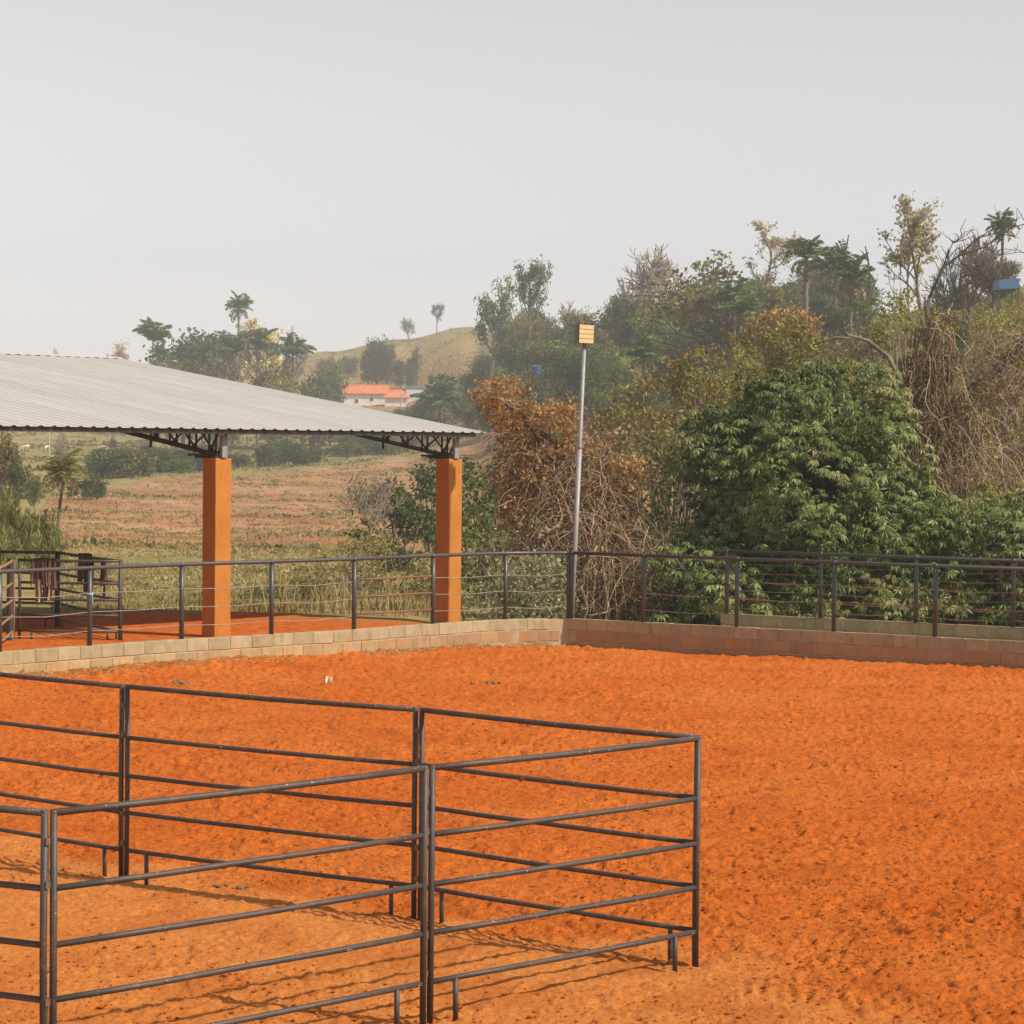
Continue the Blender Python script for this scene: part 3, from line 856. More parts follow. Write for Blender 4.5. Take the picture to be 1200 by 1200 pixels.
# leather tack hanging from the pen
def sheet(mb, x0, x1, ztop, zbot, y, fold=.02, nf=3, jag=.04, seed=0, nx=9, nz=7, thick=.008):
    rng = np.random.default_rng(seed)
    xs = np.linspace(x0, x1, nx)
    bot = zbot + rng.normal(0, jag, nx)
    V = []
    for i, x in enumerate(xs):
        for k in range(nz):
            t = k / (nz - 1)
            z = ztop + (bot[i] - ztop) * t
            V.append((x + .02 * t * math.sin(seed + 3 * t), y + fold * (.3 + t) * math.sin(i / (nx - 1) * math.pi * nf + seed), z))
    V = np.array(V)
    n = len(V)
    V2 = np.vstack([V + (0, -thick / 2, 0), V + (0, thick / 2, 0)])
    Q = []
    for i in range(nx - 1):
        for k in range(nz - 1):
            a = i * nz + k
            Q.append((a, a + nz, a + nz + 1, a + 1)); Q.append((n + a, n + a + 1, n + a + nz + 1, n + a + nz))
    def edge(idx):
        for a, b in zip(idx[:-1], idx[1:]): Q.append((a, b, n + b, n + a))
    edge([i * nz for i in range(nx)]); edge([i * nz + nz - 1 for i in range(nx)][::-1]); edge(list(range(nz))[::-1]); edge([(nx - 1) * nz + k for k in range(nz)])
    mb.add(V2, Q)
    return mb
def tack(label, A, B, t, ztop, w, pieces):
    A, B = np.asarray(A), np.asarray(B)
    p = A + (B - A) * t
    root = empty('leather_tack', (*p, ztop), math.atan2(*(B - A)[::-1]))
    tag(root, label, 'tack', 'leather tack hung over the pen rails')
    for nm, mt, x0, x1, zt_, zb, y, fo, sd_ in pieces:
        sheet(MB(), x0 * w, x1 * w, zt_, zb, y, fo, 3, .035, sd_).obj(nm, M[mt], root, smooth=True)
    return root
zp = zt(*q1) + 1.28
tack('brown leather tack with pale hide strip hung on the pen rail nearer the wall', q2, q1, .25, zp, 1.0, [
    ('seat_pad', 'leather_dark', -.16, .16, .03, -.30, -.04, .02, 1), ('seat_pad', 'leather_dark', -.14, .18, .03, -.35, .045, .02, 2),
    ('side_flap', 'leather_brown', -.20, -.05, .02, -.36, -.06, .03, 3), ('side_flap', 'leather_brown', .10, .22, .02, -.44, -.05, .03, 4),
    ('stirrup_strap', 'leather_brown', .0, .07, .02, -.40, -.085, .01, 5), ('hide_strip', 'leather_tan', -.13, -.02, -.30, -.72, -.07, .035, 6),
    ('hide_strip', 'leather_tan', .05, .16, -.18, -.62, -.06, .03, 7), ('fender', 'leather_dark', .0, .10, -.38, -.63, -.075, .02, 8)])
tack('dark leather saddle tack draped over the farther rail of the outer pen', q1, q3, .56, zp, 1.0, [
    ('seat_pad', 'leather_dark', -.17, .17, .05, -.34, -.05, .02, 11), ('seat_pad', 'leather_dark', -.15, .17, .05, -.40, .05, .02, 12),
    ('side_flap', 'leather_brown', -.26, -.10, -.02, -.48, -.07, .03, 13), ('side_flap', 'leather_brown', .08, .24, -.06, -.62, -.07, .03, 14),
    ('fender', 'leather_dark', -.10, .06, -.28, -.52, -.09, .02, 15), ('hide_strip', 'leather_tan', .02, .15, -.30, -.52, -.10, .02, 16)])
tack('narrow brown leather strap bundle hung beside the dark saddle tack', q1, q3, .31, zp - .02, .8, [
    ('side_flap', 'leather_brown', -.13, .02, .03, -.34, -.05, .03, 21), ('side_flap', 'leather_dark', -.03, .13, .03, -.40, -.03, .03, 22),
    ('strap', 'leather_dark', -.02, .04, -.3, -.62, -.06, .01, 23)])

# ------------------------------------------------------------------ the barn
EA = R(46.2)
e_ = np.array((math.cos(EA), math.sin(EA))); u_ = np.array((-math.sin(EA), math.cos(EA)))   # along the eave / up the slope
COL1 = np.array((X(254, 39.4), 39.4)); COL2 = COL1 + e_ * 5.38
barn = empty('barn', (*COL2, 0), EA)
tag(barn, 'open barn with pale corrugated roof on orange pillars', 'barn')
# local frame: x along the eave (towards the far verge), y up the slope, z up
SL = math.tan(R(7.95)); CT = 3.15; EZ = 3.63
RUN = 11.0; OV = .45
def rz_(y): return EZ + SL * (y + OV)
colm = bevel_box_mesh('pillar', .335, .335, CT + .35, .006, M['ochre'])
for k in range(4):
    for y in (0.0, 2 * RUN - .9):
        o = bpy.data.objects.new('pillar', colm)
        o.location = (-5.38 * k, y, (CT - .35) / 2)
        link(o, barn)
def corrugated(name, W, y0, y1, flip=False):
    ribs = 4; p = W / ribs
    xs, zs = [], []
    for i in range(ribs):
        for a, h in ((0, 0), (.30, 0), (.34, .009), (.43, .020), (.5, .023), (.57, .020), (.66, .009), (.70, 0)):
            xs.append((i + a) * p); zs.append(h)
    xs.append(W + .012); zs.append(0.0)
    xs, zs = np.array(xs), np.array(zs)
    ys = np.linspace(y0, y1, 9)
    V = []
    for y in ys:
        zc = rz_(y) if not flip else rz_(2 * RUN - 2 * OV - y)
        V.append(np.stack([xs, np.full_like(xs, y), zs + zc], -1))
    V = np.array(V); n, m_ = V.shape[:2]
    V = V.reshape(-1, 3)
    i, j = np.meshgrid(np.arange(n - 1), np.arange(m_ - 1), indexing='ij')
    Q = np.stack([i * m_ + j, i * m_ + j + 1, (i + 1) * m_ + j + 1, (i + 1) * m_ + j], -1).reshape(-1, 4)
    N = len(V)
    V2 = np.vstack([V, V - (0, 0, .004)])
    Q2 = np.vstack([Q, Q[:, ::-1] + N])
    ed = []
    for i in range(m_ - 1):
        ed.append((i + 1, i, N + i, N + i + 1)); b = (n - 1) * m_
        ed.append((b + i, b + i + 1, N + b + i + 1, N + b + i))
    for i in range(n - 1):
        ed.append((i * m_, (i + 1) * m_, N + (i + 1) * m_, N + i * m_)); b = m_ - 1
        ed.append(((i + 1) * m_ + b, i * m_ + b, N + i * m_ + b, N + (i + 1) * m_ + b))
    return MB().add(V2, np.vstack([Q2, ed])).mesh(name, M['zinc'])
W = .98
sm_f = corrugated('roof_sheet', W, -OV, RUN - OV)
sm_b = corrugated('roof_sheet', W, RUN - OV, 2 * RUN - OV, True)
XE = .50
for k in range(19):
    for me in (sm_f, sm_b):
        o = bpy.data.objects.new('roof_sheet', me)
        o.location = (XE - W * (k + 1), 0, .003 * (k % 2))
        o.rotation_euler = (0, 0, 0)
        link(o, barn)
mb = MB()
rr = [(XE - .0, RUN - OV, rz_(RUN - OV) + .022), (XE - W * 19, RUN - OV, rz_(RUN - OV) + .022)]
for sgn in (-1, 1):
    V = [(rr[0][0], rr[0][1], rr[0][2] + .012), (rr[1][0], rr[1][1], rr[1][2] + .012), (rr[1][0], rr[1][1] + sgn * .2, rr[1][2] - .02), (rr[0][0], rr[0][1] + sgn * .2, rr[0][2] - .02)]
    V += [(a, b, c - .008) for a, b, c in V]
    mb.add(V, BOXQ)
mb.obj('ridge_cap', M['zinc'], barn)
# purlins
yv = [-.36] + list(np.arange(1.1, 2 * RUN - 1.2, 1.55))
for q, y in enumerate(yv):
    z = (rz_(y) if y < RUN - OV else rz_(2 * RUN - 2 * OV - y)) - .008
    mb = MB()
    box(mb, XE - 19 * W + .1, XE - .22 if q == 0 else XE - .1, y - .035, y + .035, z - .085, z)
    mb.obj('purlin', M['truss'], barn)
# trusses: two parallel lattices side by side above each line of pillars
def truss(xc):
    t = bpy.data.objects.new('truss', None); t.location = (xc, 0, 0); t.empty_display_size = .2
    link(t, barn)
    D0, TP = .40, .012                      # depth at the pillar
    ytop = lambda y: rz_(y) - .10
    ybot = lambda y: CT + .05 + (SL + .014) * max(y, 0)
    yR = RUN - OV
    def seg(nm, a, b, w, h=None):
        bar(MB(), a, b, w, h).obj(nm, M['truss'], t)
    for xo, ph in ((-.09, 0), (.09, 1)):
        seg('chord', (xo, -.22, ytop(-.22)), (xo, yR, ytop(yR)), .042, .045)
        seg('chord', (xo, -.12, ybot(0) + .0), (xo, .26, ybot(.26)), .052, .055)
        seg('chord', (xo, .26, ybot(.26)), (xo, yR, ybot(yR)), .042, .042)
        n = 9; bay = .52
        for k in range(n):
            y = .10 + k * bay + ph * .045
            seg('web', (xo, y, ybot(y)), (xo, y, ytop(y)), .027)
            y2 = y + bay
            if ph: seg('diagonal', (xo, y, ybot(y)), (xo, y2, ytop(y2)), .024)
            else: seg('diagonal', (xo, y, ytop(y)), (xo, y2, ybot(y2)), .024)
        m2 = MB(); k = n
        while .10 + (k + 1) * bay < yR:
            y = .10 + k * bay; y2 = y + bay
            bar(m2, (xo, y, ybot(y)), (xo, y, ytop(y)), .032)
            bar(m2, (xo, y, ybot(y)), (xo, y2, ytop(y2)), .03)
            k += 1
        mm = m2.obj('web_run', M['truss'], t); mm['kind'] = 'stuff'
        seg('diagonal', (xo, -.14, ytop(-.14)), (xo, .10, ybot(.1)), .03)
    pb = MB(); box(pb, -.15, .15, -.14, .40, CT + .0, CT + .035); box(pb, -.12, .12, -.05, .62, CT + .035, CT + .07)
    pb.obj('base_plate', M['truss'], t)
    ep = MB(); box(ep, -.055, .055, -.20, -.13, CT + .01, EZ - .105)
    p = ep.obj('end_plate', M['plate'], t); p['label'] = 'grey primed steel end plate'
    hk = MB(); bar(hk, (-.09, 1.66, ybot(1.66) - .14), (-.09, 1.66, ybot(1.66)), .03); hk.obj('hanger', M['truss'], t)
for k in range(4): truss(-5.38 * k)

# ------------------------------------------------------------------ floodlight pole
lp = empty('floodlight_pole', (1.05, 41.95, 0))
tag(lp, 'tall galvanised pole carrying a square head of four floodlights', 'lamp pole')
lp.rotation_euler = (0, R(2.1), 0)
zb_ = 5.3
tube(MB(), [(0, 0, -.1), (0, 0, 3.42)], .046, 12).obj('lower_pole', M['galv'], lp, smooth=True)
tube(MB(), [(0, 0, 3.36), (0, 0, 3.40), (0, 0, 3.44), (0, 0, zb_ - .05)], [.050, .050, .038, .034], 12).obj('upper_pole', M['galv'], lp, smooth=True)
tube(MB(), [(0, .05, zb_ - .12), (0, .05, zb_ + .26)], .03, 8).obj('bracket', M['lamp_case'], lp)
for k in range(4):
    z = zb_ - .09 + k * .0815
    mb = MB()
    box(mb, -.145 - .0, .125, -.10, .02, z, z + .076)
    for q in range(7): box(mb, -.14 + q * .04, -.128 + q * .04, .02, .07, z + .006, z + .07)
    f = mb.obj('floodlight', M['lamp_case'], lp)
    m2 = MB(); box(m2, -.145, .125, -.108, -.099, z + .001, z + .0745)
    g = m2.obj('lens', M['lamp_stained' if k == 1 else 'lamp_cream'], f)
    f.rotation_euler = (0, 0, R(20))
mb = MB(); box(mb, -.158, -.146, -.10, .06, zb_ - .10, zb_ + .25); mb.obj('side_plate', M['lamp_case'], lp).rotation_euler = (0, 0, R(20))
mb = MB(); box(mb, .126, .138, -.10, .06, zb_ - .10, zb_ + .25); mb.obj('side_plate', M['lamp_case'], lp).rotation_euler = (0, 0, R(20))

# ------------------------------------------------------------------ small things on the arena floor
def lumps(name, label, cat, px, py, n, size, spread, mat, group=None):
    y = F_PX * HC / (py - yh(px)); x = X(px, y)
    rng = np.random.default_rng(int(px * 7 + py))
    root = empty(name, (x, y, az_((x, y))))
    tag(root, label, cat, group)
    for k in range(n):
        bm = bmesh.new(); bmesh.ops.create_icosphere(bm, subdivisions=2, radius=size * rng.uniform(.7, 1.2))
        for v in bm.verts: v.co = Vector((v.co.x * 1.25, v.co.y, v.co.z * .75)) * (1 + .18 * math.sin(v.co.x * 80 + k) * math.sin(v.co.y * 70 + 2 * k))
        me = bpy.data.meshes.new('lump'); bm.to_mesh(me); bm.free(); me.materials.append(mat)
        o = bpy.data.objects.new('lump', me); o.location = (rng.normal(0, spread), rng.normal(0, spread * .5), size * .5)
        link(o, root)
lumps('dung_heap', 'small heap of dry dung near the curved wall', 'dung', 212, 799, 6, .035, .10, M['dung'])
lumps('dung_heap', 'flattened dry dung pats on the open red floor', 'dung', 585, 800, 5, .025, .14, M['dung'])
lumps('dung_heap', 'pale dung crumbs inside the pen below the long far panel', 'dung', 275, 1040, 5, .022, .07, M['dung'])
y = F_PX * HC / (797 - yh(385)); x = X(385, y)
mb = MB(); rng = np.random.default_rng(4)
for q in range(3):
    V = np.array([(rng.uniform(-.05, .05), rng.uniform(-.04, .04), rng.uniform(0, .14)) for _ in range(6)])
sheet(mb, -.05, .05, .11, .0, 0, .03, 2, .012, 5)
sheet(mb, -.045, .06, .085, .0, .03, .03, 2, .012, 9)
o = mb.obj('plastic_scrap', M['white_scrap']); o.location = (x, y, az_((x, y)) - .01); o.rotation_euler = (.3, .2, .4)
tag(o, 'crumpled pale plastic scrap lying on the red floor', 'scrap')
# ------------------------------------------------------------------ plant building
def rand_unit(rng, n):
    return nrm(rng.normal(0, 1, (n, 3)))
def leaves(mb, P, A, L, W, rng, fold=0.0, tint=None):
    """rhombus leaves: centre P, axis A; folded along the midrib when fold > 0"""
    n = len(P)
    A = nrm(A)
    S = nrm(np.cross(A, rand_unit(rng, n)))
    L = np.broadcast_to(L, (n,))[:, None]; W = np.broadcast_to(W, (n,))[:, None]
    tint = rng.random(n) if tint is None else tint
    if fold:
        N = np.cross(S, A)
        N *= np.where(N[:, 2:3] < 0, -1, 1)
        b, t = P - A * L * .5, P + A * L * .5 - N * L * .14
        c = P + N * W * fold
        l, r = P - S * W * .5, P + S * W * .5
        V = np.stack([b, l, c, r, t], 1)
        F = np.array([(0, 2, 1), (0, 3, 2), (2, 4, 1), (3, 4, 2)])
        T = (F[None] + (np.arange(n) * 5)[:, None, None]).reshape(-1, 3)
        mb.add(V.reshape(-1, 3), None, T, np.repeat(tint, 5))
    else:
        V = np.stack([P - A * L * .5, P + S * W * .5, P + A * L * .5, P - S * W * .5], 1)
        mb.add(V.reshape(-1, 3), np.arange(n * 4).reshape(-1, 4), None, np.repeat(tint, 4))
    return mb
def clumped(mb, centers, rc, per, L, W, rng, droop=.2, flat=.75, fold=0.0):
    n = len(centers)
    ct = np.clip(rng.normal(.5, .16, n), 0, 1)
    per_i = rng.poisson(per, n)
    idx = np.repeat(np.arange(n), per_i)
    m = len(idx)
    rcs = np.broadcast_to(rc, (n,))[idx] * rng.uniform(.6, 1.2, n)[idx]
    P = centers[idx] + rng.normal(0, 1, (m, 3)) * rcs[:, None] * np.array((.55, .55, .55 * flat))
    A = rand_unit(rng, m) + np.array((0, 0, -droop))
    s = rng.uniform(.6, 1.25, m)
    leaves(mb, P, A, L * s, W * s, rng, fold, np.clip(ct[idx] + rng.normal(0, .14, m), 0, 1))
    return mb
def skeleton(rng, H, r0, levels=3, nb=(6, 4, 3), trunk=.4, spread=.75, up=.25, wob=.16, shrink=(.5, .78), tipfrac=1.0):
    tubes, tips = [], []
    def grow(p, d, L, r, lev):
        n = 5 if lev == 0 else 4
        pts, rad, dirs = [p], [r], [d]
        for i in range(n):
            d = nrm(d + rng.normal(0, wob, 3) * (0.4 if lev == 0 else 1) + np.array((0, 0, up * .3)))
            p = p + d * L / n
            pts.append(p); rad.append(r * (1 - .5 * (i + 1) / n)); dirs.append(d)
        tubes.append((np.array(pts), np.array(rad), lev))
        if lev >= levels:
            tips.append(p); tips.append(pts[2])
            return
        k = nb[min(lev, len(nb) - 1)]
        a0 = rng.uniform(0, 6.28)
        for q in range(k):
            f = rng.uniform(.45, 1.0) if lev == 0 else rng.uniform(.3, 1.0)
            i = min(n - 1, int(f * n)); t = f * n - i
            b = pts[i] * (1 - t) + pts[i + 1] * t if t <= 1 else pts[-1]
            dd = dirs[i + 1]
            a = a0 + q * 2.4 + rng.normal(0, .3)
            ref = nrm(np.cross(dd, (0.31, .2, .93) if abs(dd[2]) < .9 else (1, 0, 0)))
            per = ref * math.cos(a) + np.cross(dd, ref) * math.sin(a)
            sp = spread * rng.uniform(.7, 1.3)
            grow(b, nrm(dd * math.cos(sp) + per * math.sin(sp)), L * rng.uniform(*shrink), r * (1 - .5 * f) * .62, lev + 1)
        grow(p, d, L * rng.uniform(*shrink), rad[-1] * .95, lev + 1)
    grow(np.zeros(3), np.array((0, 0, 1.0)), H * trunk, r0, 0)
    top = max(t[0][:, 2].max() for t in tubes)
    s = H / top
    tubes = [(p * s, r * (1 if l == 0 else 1), l) for p, r, l in tubes]
    return tubes, np.array(tips) * s
def tubes_mesh(tubes, name, mat, ks=(8, 6, 4, 3), rmin=.004, extra=None):
    mb = MB()
    for p, r, l in tubes:
        p = p.copy()
        if l == 0: p[0, 2] -= .5
        tube(mb, p, np.maximum(r, rmin), ks[min(l, len(ks) - 1)], caps=False)
    return mb.mesh(name, mat, smooth=True, tint=True)

PROTO = {}
def proto(kind, tubes, bark, crown_mb=None, leafmat=None, H=1.0, rmin=.01):
    tm = tubes_mesh(tubes, 'trunk', M[bark], rmin=rmin) if tubes is not None else None
    cm = crown_mb.mesh('crown', M[leafmat], tint=True) if crown_mb is not None else None
    PROTO.setdefault(kind, []).append((tm, cm, H))
rng = np.random.default_rng(17)
# round dense trees
for v in range(3):
    H = 7.0
    tb, tips = skeleton(rng, H, .22, 3, (6, 4, 3), .36, .8, .15)
    inner = np.vstack([tips[rng.integers(0, len(tips), 60)] * np.array((.7, .7, .8)), tips[rng.integers(0, len(tips), 70)] * np.array((.9, .9, .52)), tips[rng.integers(0, len(tips), 40)] * np.array((.75, .75, .3))])
    proto('dense', tb, 'bark_dark', clumped(MB(), np.vstack([tips, inner]), .62, 11, .34, .20, rng), 'lf_dark', H, .02)
for v in range(2):
    H = 6.5
    tb, tips = skeleton(rng, H, .2, 3, (6, 4, 3), .42, .7, .3)
    proto('airy', tb, 'bark', clumped(MB(), np.vstack([tips, tips[rng.integers(0, len(tips), 60)] * np.array((.9, .9, .62))]), .5, 8, .32, .18, rng), 'lf_mid', H, .02)
for v in range(2):      # flat umbrella crown
    H = 7.0
    tb, tips = skeleton(rng, H, .24, 3, (6, 4, 4), .5, .95, .12)
    tb = [(np.column_stack([p[:, 0] * 1.25, p[:, 1] * 1.25, p[:, 2]]), r, l) for p, r, l in tb]
    tips = tips * np.array((1.25, 1.25, 1))
    tips = tips[tips[:, 2] > H * .5]
    proto('umbrella', tb, 'bark_dark', clumped(MB(), tips, .5, 15, .28, .16, rng, flat=.45), 'lf_brown', H, .025)
for v in range(2):      # eucalyptus: tall, separate puffs
    H = 9.0
    tb, tips = skeleton(rng, H, .2, 2, (9, 4), .62, .75, .35, .2, (.3, .5))
    tips = tips[tips[:, 2] > H * .32]
    proto('eucalypt', tb, 'bark', clumped(MB(), tips, .62, 26, .34, .13, rng, .5), 'lf_dark', H, .025)
for v in range(3):      # bare
    H = 7.0
    tb, tips = skeleton(rng, H, .19, 4, (6, 4, 4, 3), .30, .68, .3, .14, (.52, .74))
    proto('bare', tb, 'bark_pale', None, None, H, .028)
for v in range(2):      # flowering, nearly leafless, tall clear stem
    H = 8.0
    tb, tips = skeleton(rng, H, .15, 3, (6, 4, 3), .55, .6, .3, .2, (.34, .52))
    tt = tips[(rng.random(len(tips)) < .85) & (tips[:, 2] > H * .55)]
    proto('blossom', tb, 'bark', clumped(MB(), tt, .34, 8, .24, .15, rng), 'lf_cream', H, .02)
for v in range(3):      # shrubs: many stems from the ground, foliage down to it
    H = 2.6
    tb_all, tips_all = [], []
    for q in range(5):
        tb, tips = skeleton(rng, H * rng.uniform(.6, 1), .05, 2, (5, 4), .5, .7, .2)
        off = np.array((rng.normal(0, .75), rng.normal(0, .75), 0))
        tb_all += [(p + off, r, l) for p, r, l in tb]; tips_all.append(tips + off)
    tips = np.vstack(tips_all)
    low = tips[rng.integers(0, len(tips), 70)] * np.array((1.05, 1.05, .45))
    proto('shrub', tb_all, 'bark_dark', clumped(MB(), np.vstack([tips, low]), .38, 9, .24, .14, rng), 'lf_mid', H, .012)

COUNT = {}
def plant(kind, label, cat, x, y, H, leaf=None, bark=None, group=None, name=None, wide=1.0, variant=None, rz=None, z=None, tilt=0.0):
    ps = PROTO[kind]
    c = COUNT.get(kind, 0); COUNT[kind] = c + 1
    tm, cm, H0 = ps[(c if variant is None else variant) % len(ps)]
    r_ = random.Random(c * 13 + len(kind))
    root = empty(name or {'shrub': 'shrub', 'bare': 'bare_tree', 'eucalypt': 'eucalyptus_tree', 'umbrella': 'umbrella_tree', 'blossom': 'flowering_tree'}.get(kind, 'leafy_tree'),
                 (x, y, zt(x, y) if z is None else z), r_.uniform(0, 6.28) if rz is None else rz)
    root.rotation_euler.x = tilt
    s = H / H0
    root.scale = (s * wide, s * wide, s)
    tag(root, label, cat, group)
    if tm is not None:
        o = link(bpy.data.objects.new('trunk', tm), root)
        if bark: o.material_slots[0].link = 'OBJECT'; o.material_slots[0].material = M[bark]
    if cm is not None:
        o = link(bpy.data.objects.new('crown', cm), root)
        if leaf: o.material_slots[0].link = 'OBJECT'; o.material_slots[0].material = M[leaf]
    return root
def plant_px(kind, label, cat, px, pytop, d, pybase=None, **kw):
    x = X(px, d)
    z = zt(x, d)
    H = Z(px, pytop, d) - z
    return plant(kind, label, cat, x, d, max(H, .6), **kw)

# palms: every frond an object
def frond_mesh(name, L, mat, n=26, droop=1.0, seed=0, leaf=.55, lw=.075):
    rng = np.random.default_rng(seed)
    mb = MB()
    t = np.linspace(0, 1, 10)
    ang = R(62) - droop * t ** 1.3 * R(115)
    st = L / 9
    pts = [np.zeros(3)]
    for i in range(9): pts.append(pts[-1] + st * np.array((math.cos(ang[i]), 0, math.sin(ang[i]))))
    pts = np.array(pts)
    tube(mb, pts, np.linspace(.035, .008, 10), 3, False, .35)
    ts = np.linspace(.14, .99, n)
    for s in (-1, 1):
        P = np.stack([np.interp(ts, t, pts[:, k]) for k in range(3)], -1)
        tg = nrm(np.stack([np.gradient(np.interp(ts, t, pts[:, k])) for k in range(3)], -1))
        ll = leaf * np.sin(np.clip(ts * .85 + .15, 0, 1) * math.pi) ** .6 * rng.uniform(.8, 1.15, n)
        d_ = nrm(tg * .55 + np.array((0, s * .9, 0)) + np.array((0, 0, -.45)) + rng.normal(0, .09, (n, 3)))
        leaves(mb, P + d_ * ll[:, None] * .5, d_, ll, lw, rng, 0, rng.uniform(.2, .9, n))
    return mb.mesh(name, mat, tint=True)
FRF = {k: [frond_mesh('frond', 2.3, M[m], 17, dr, i, .8, .17) for i, dr in enumerate((.7, .9, 1.15))] for k, m in (('g', 'palm'), ('y', 'palm_y'), ('d', 'palm_dead'))}
FR = {k: [frond_mesh('frond', 2.3, M[m], droop=dr, seed=i) for i, dr in enumerate((.75, .95, 1.15))] for k, m in (('g', 'palm'), ('y', 'palm_y'), ('d', 'palm_dead'))}
def palm(label, px, pytop, d, H_override=None, crown=1.0, n=17, dead=5, live='g', group=None, lean=0.0, z=None, r=.13):
    x = X(px, d); z0 = zt(x, d)
    top = Z(px, pytop, d)
    rr = random.Random(int(px * 3 + d))
    root = empty('palm_tree', (x, d, z0), rr.uniform(0, 6.28))
    tag(root, label, 'palm', group)
    H = max(1.0, top - z0 - 1.25 * crown)
    lx = lean * H
    pts = [(0, 0, -.4), (lx * .15, 0, H * .35), (lx * .5, 0, H * .7), (lx, 0, H), (lx, 0, H + .3 * crown)]
    tube(MB(), pts, [r * 1.25, r, r * .85, r * .9, r * .4], 8).obj('trunk', M['bark'], root, smooth=True)
    for k in range(n + dead):
        dd = k >= n
        o = bpy.data.objects.new('dead_frond' if dd else 'frond', rr.choice((FRF if d > 150 else FR)['d' if dd else live]))
        o.location = (lx, 0, H + .1 * crown)
        el = rr.uniform(-.8, .6) if not dd else rr.uniform(.95, 1.5)
        o.rotation_euler = (rr.uniform(-.2, .2), el, k * 2.399 + rr.uniform(-.2, .2))
        s = crown * rr.uniform(.8, 1.1) * (.75 if dd else 1)
        o.scale = (s, s, s)
        link(o, root)
    return root

# ------------------------------------------------------------------ skyline and far-left hill
GL = 'trees on the far slope behind the barn'
GLN = {'lf_dark': 'dark green', 'lf_mid': 'mid green', 'lf_olive': 'olive', 'lf_brown': 'dry brown'}
plant_px('dense', 'rounded russet tree showing over the barn ridge', 'tree', 135, 401, 560, leaf='lf_rust', wide=1.0)
plant_px('bare', 'small pale bare bush on the skyline left of the russet tree', 'tree', 66, 407, 600, wide=.9)
palm('bushy palm just over the barn roof', 178, 384, 400, crown=2.0, n=24, dead=0)
palm('low palm under the bushy palm at the roof edge', 186, 410, 395, crown=1.2, n=16, dead=2)
plant_px('airy', 'grey green rounded tree between the two tall palms', 'tree', 222, 386, 430, leaf='lf_dark')
plant_px('airy', 'brownish tree touching the tall slender palm', 'tree', 250, 392, 440, leaf='lf_brown')
palm('tall slender palm rising above the roof beside yellow blossom', 278, 350, 430, crown=1.7, n=17, dead=5, r=.2)
plant_px('blossom', 'yellow flowering tree behind the tall slender palm', 'tree', 284, 374, 470, leaf='lf_yellow')
palm('palm with hanging crown at the foot of the slender palm', 236, 410, 380, crown=1.8, n=18, dead=4)
palm('drooping palm on the roof edge, first of a clump of three', 272, 398, 385, crown=2.0, n=18, dead=6)
palm('full green palm in the middle of the clump of three', 300, 390, 390, crown=2.1, n=20, dead=5)
palm('palm beside the grassy ridge, last of the clump of three', 342, 400, 400, crown=2.1, n=20, dead=3)
plant_px('blossom', 'sparse tree with yellow flowers above the palm clump', 'tree', 322, 384, 450, leaf='lf_yellow')
plant_px('bare', 'thin bare tree beside the palms on the skyline', 'tree', 345, 381, 455, wide=.5)
for px, py, d, lf in ((318, 424, 372, 'lf_brown'), (330, 430, 365, 'lf_olive'), (262, 428, 360, 'lf_mid'), (214, 418, 370, 'lf_mid'), (196, 410, 420, 'lf_brown'), (356, 436, 400, 'lf_dark'), (378, 426, 460, 'lf_mid'), (386, 440, 430, 'lf_dark'), (408, 416, 575, 'lf_mid'), (384, 413, 575, 'lf_olive'), (365, 440, 380, 'lf_dark')):
    plant_px('dense' if d < 500 else 'shrub', GLN[lf] + ' bushy tree on the slope between the barn palms and tiled house', 'tree', px, py, d, leaf=lf, group=GL, wide=.8)
plant_px('bare', 'lone bare tree on the grassy ridge', 'tree', 477, 371, 640, wide=.8, bark='bark')
plant_px('eucalypt', 'lone small tree with a clear stem on the grassy ridge', 'tree', 510, 357, 645, wide=.8)
for px, py, d, w in ((440, 394, 545, .75), (452, 400, 545, .7), (484, 404, 550, .62), (468, 420, 538, .7), (430, 404, 548, .6), (478, 424, 536, .7)):
    plant_px('dense', 'tall dark tree in the stand right behind the tiled house', 'tree', px, py, d, leaf='lf_dark', group='dark stand behind the tiled house', wide=w)
palm('wide drooping palm in front of the grey shed', 514, 455, 330, crown=2.0, n=24, dead=6, r=.2)
palm('palm with pale flower spike behind the drooping palm', 520, 449, 350, crown=1.7, n=14, dead=0, r=.2)
GW = 'bushes in the dip below the tiled house'
for px, py, d in ((362, 458, 400), (400, 478, 420), (422, 474, 440), (448, 482, 420), (462, 478, 420), (482, 474, 440), (492, 466, 400), (540, 470, 380), (552, 450, 390), (535, 462, 360), (560, 468, 360), (548, 478, 330), (498, 478, 350), (575, 470, 340), (380, 476, 380), (436, 484, 380)):
    plant_px('shrub' if px < 470 else 'dense', 'dark bush in the dip below the tiled house', 'bush', px, py, d, leaf=('lf_dark', 'lf_mid', 'lf_olive')[int(px) % 3], group=GW, wide=1.3)

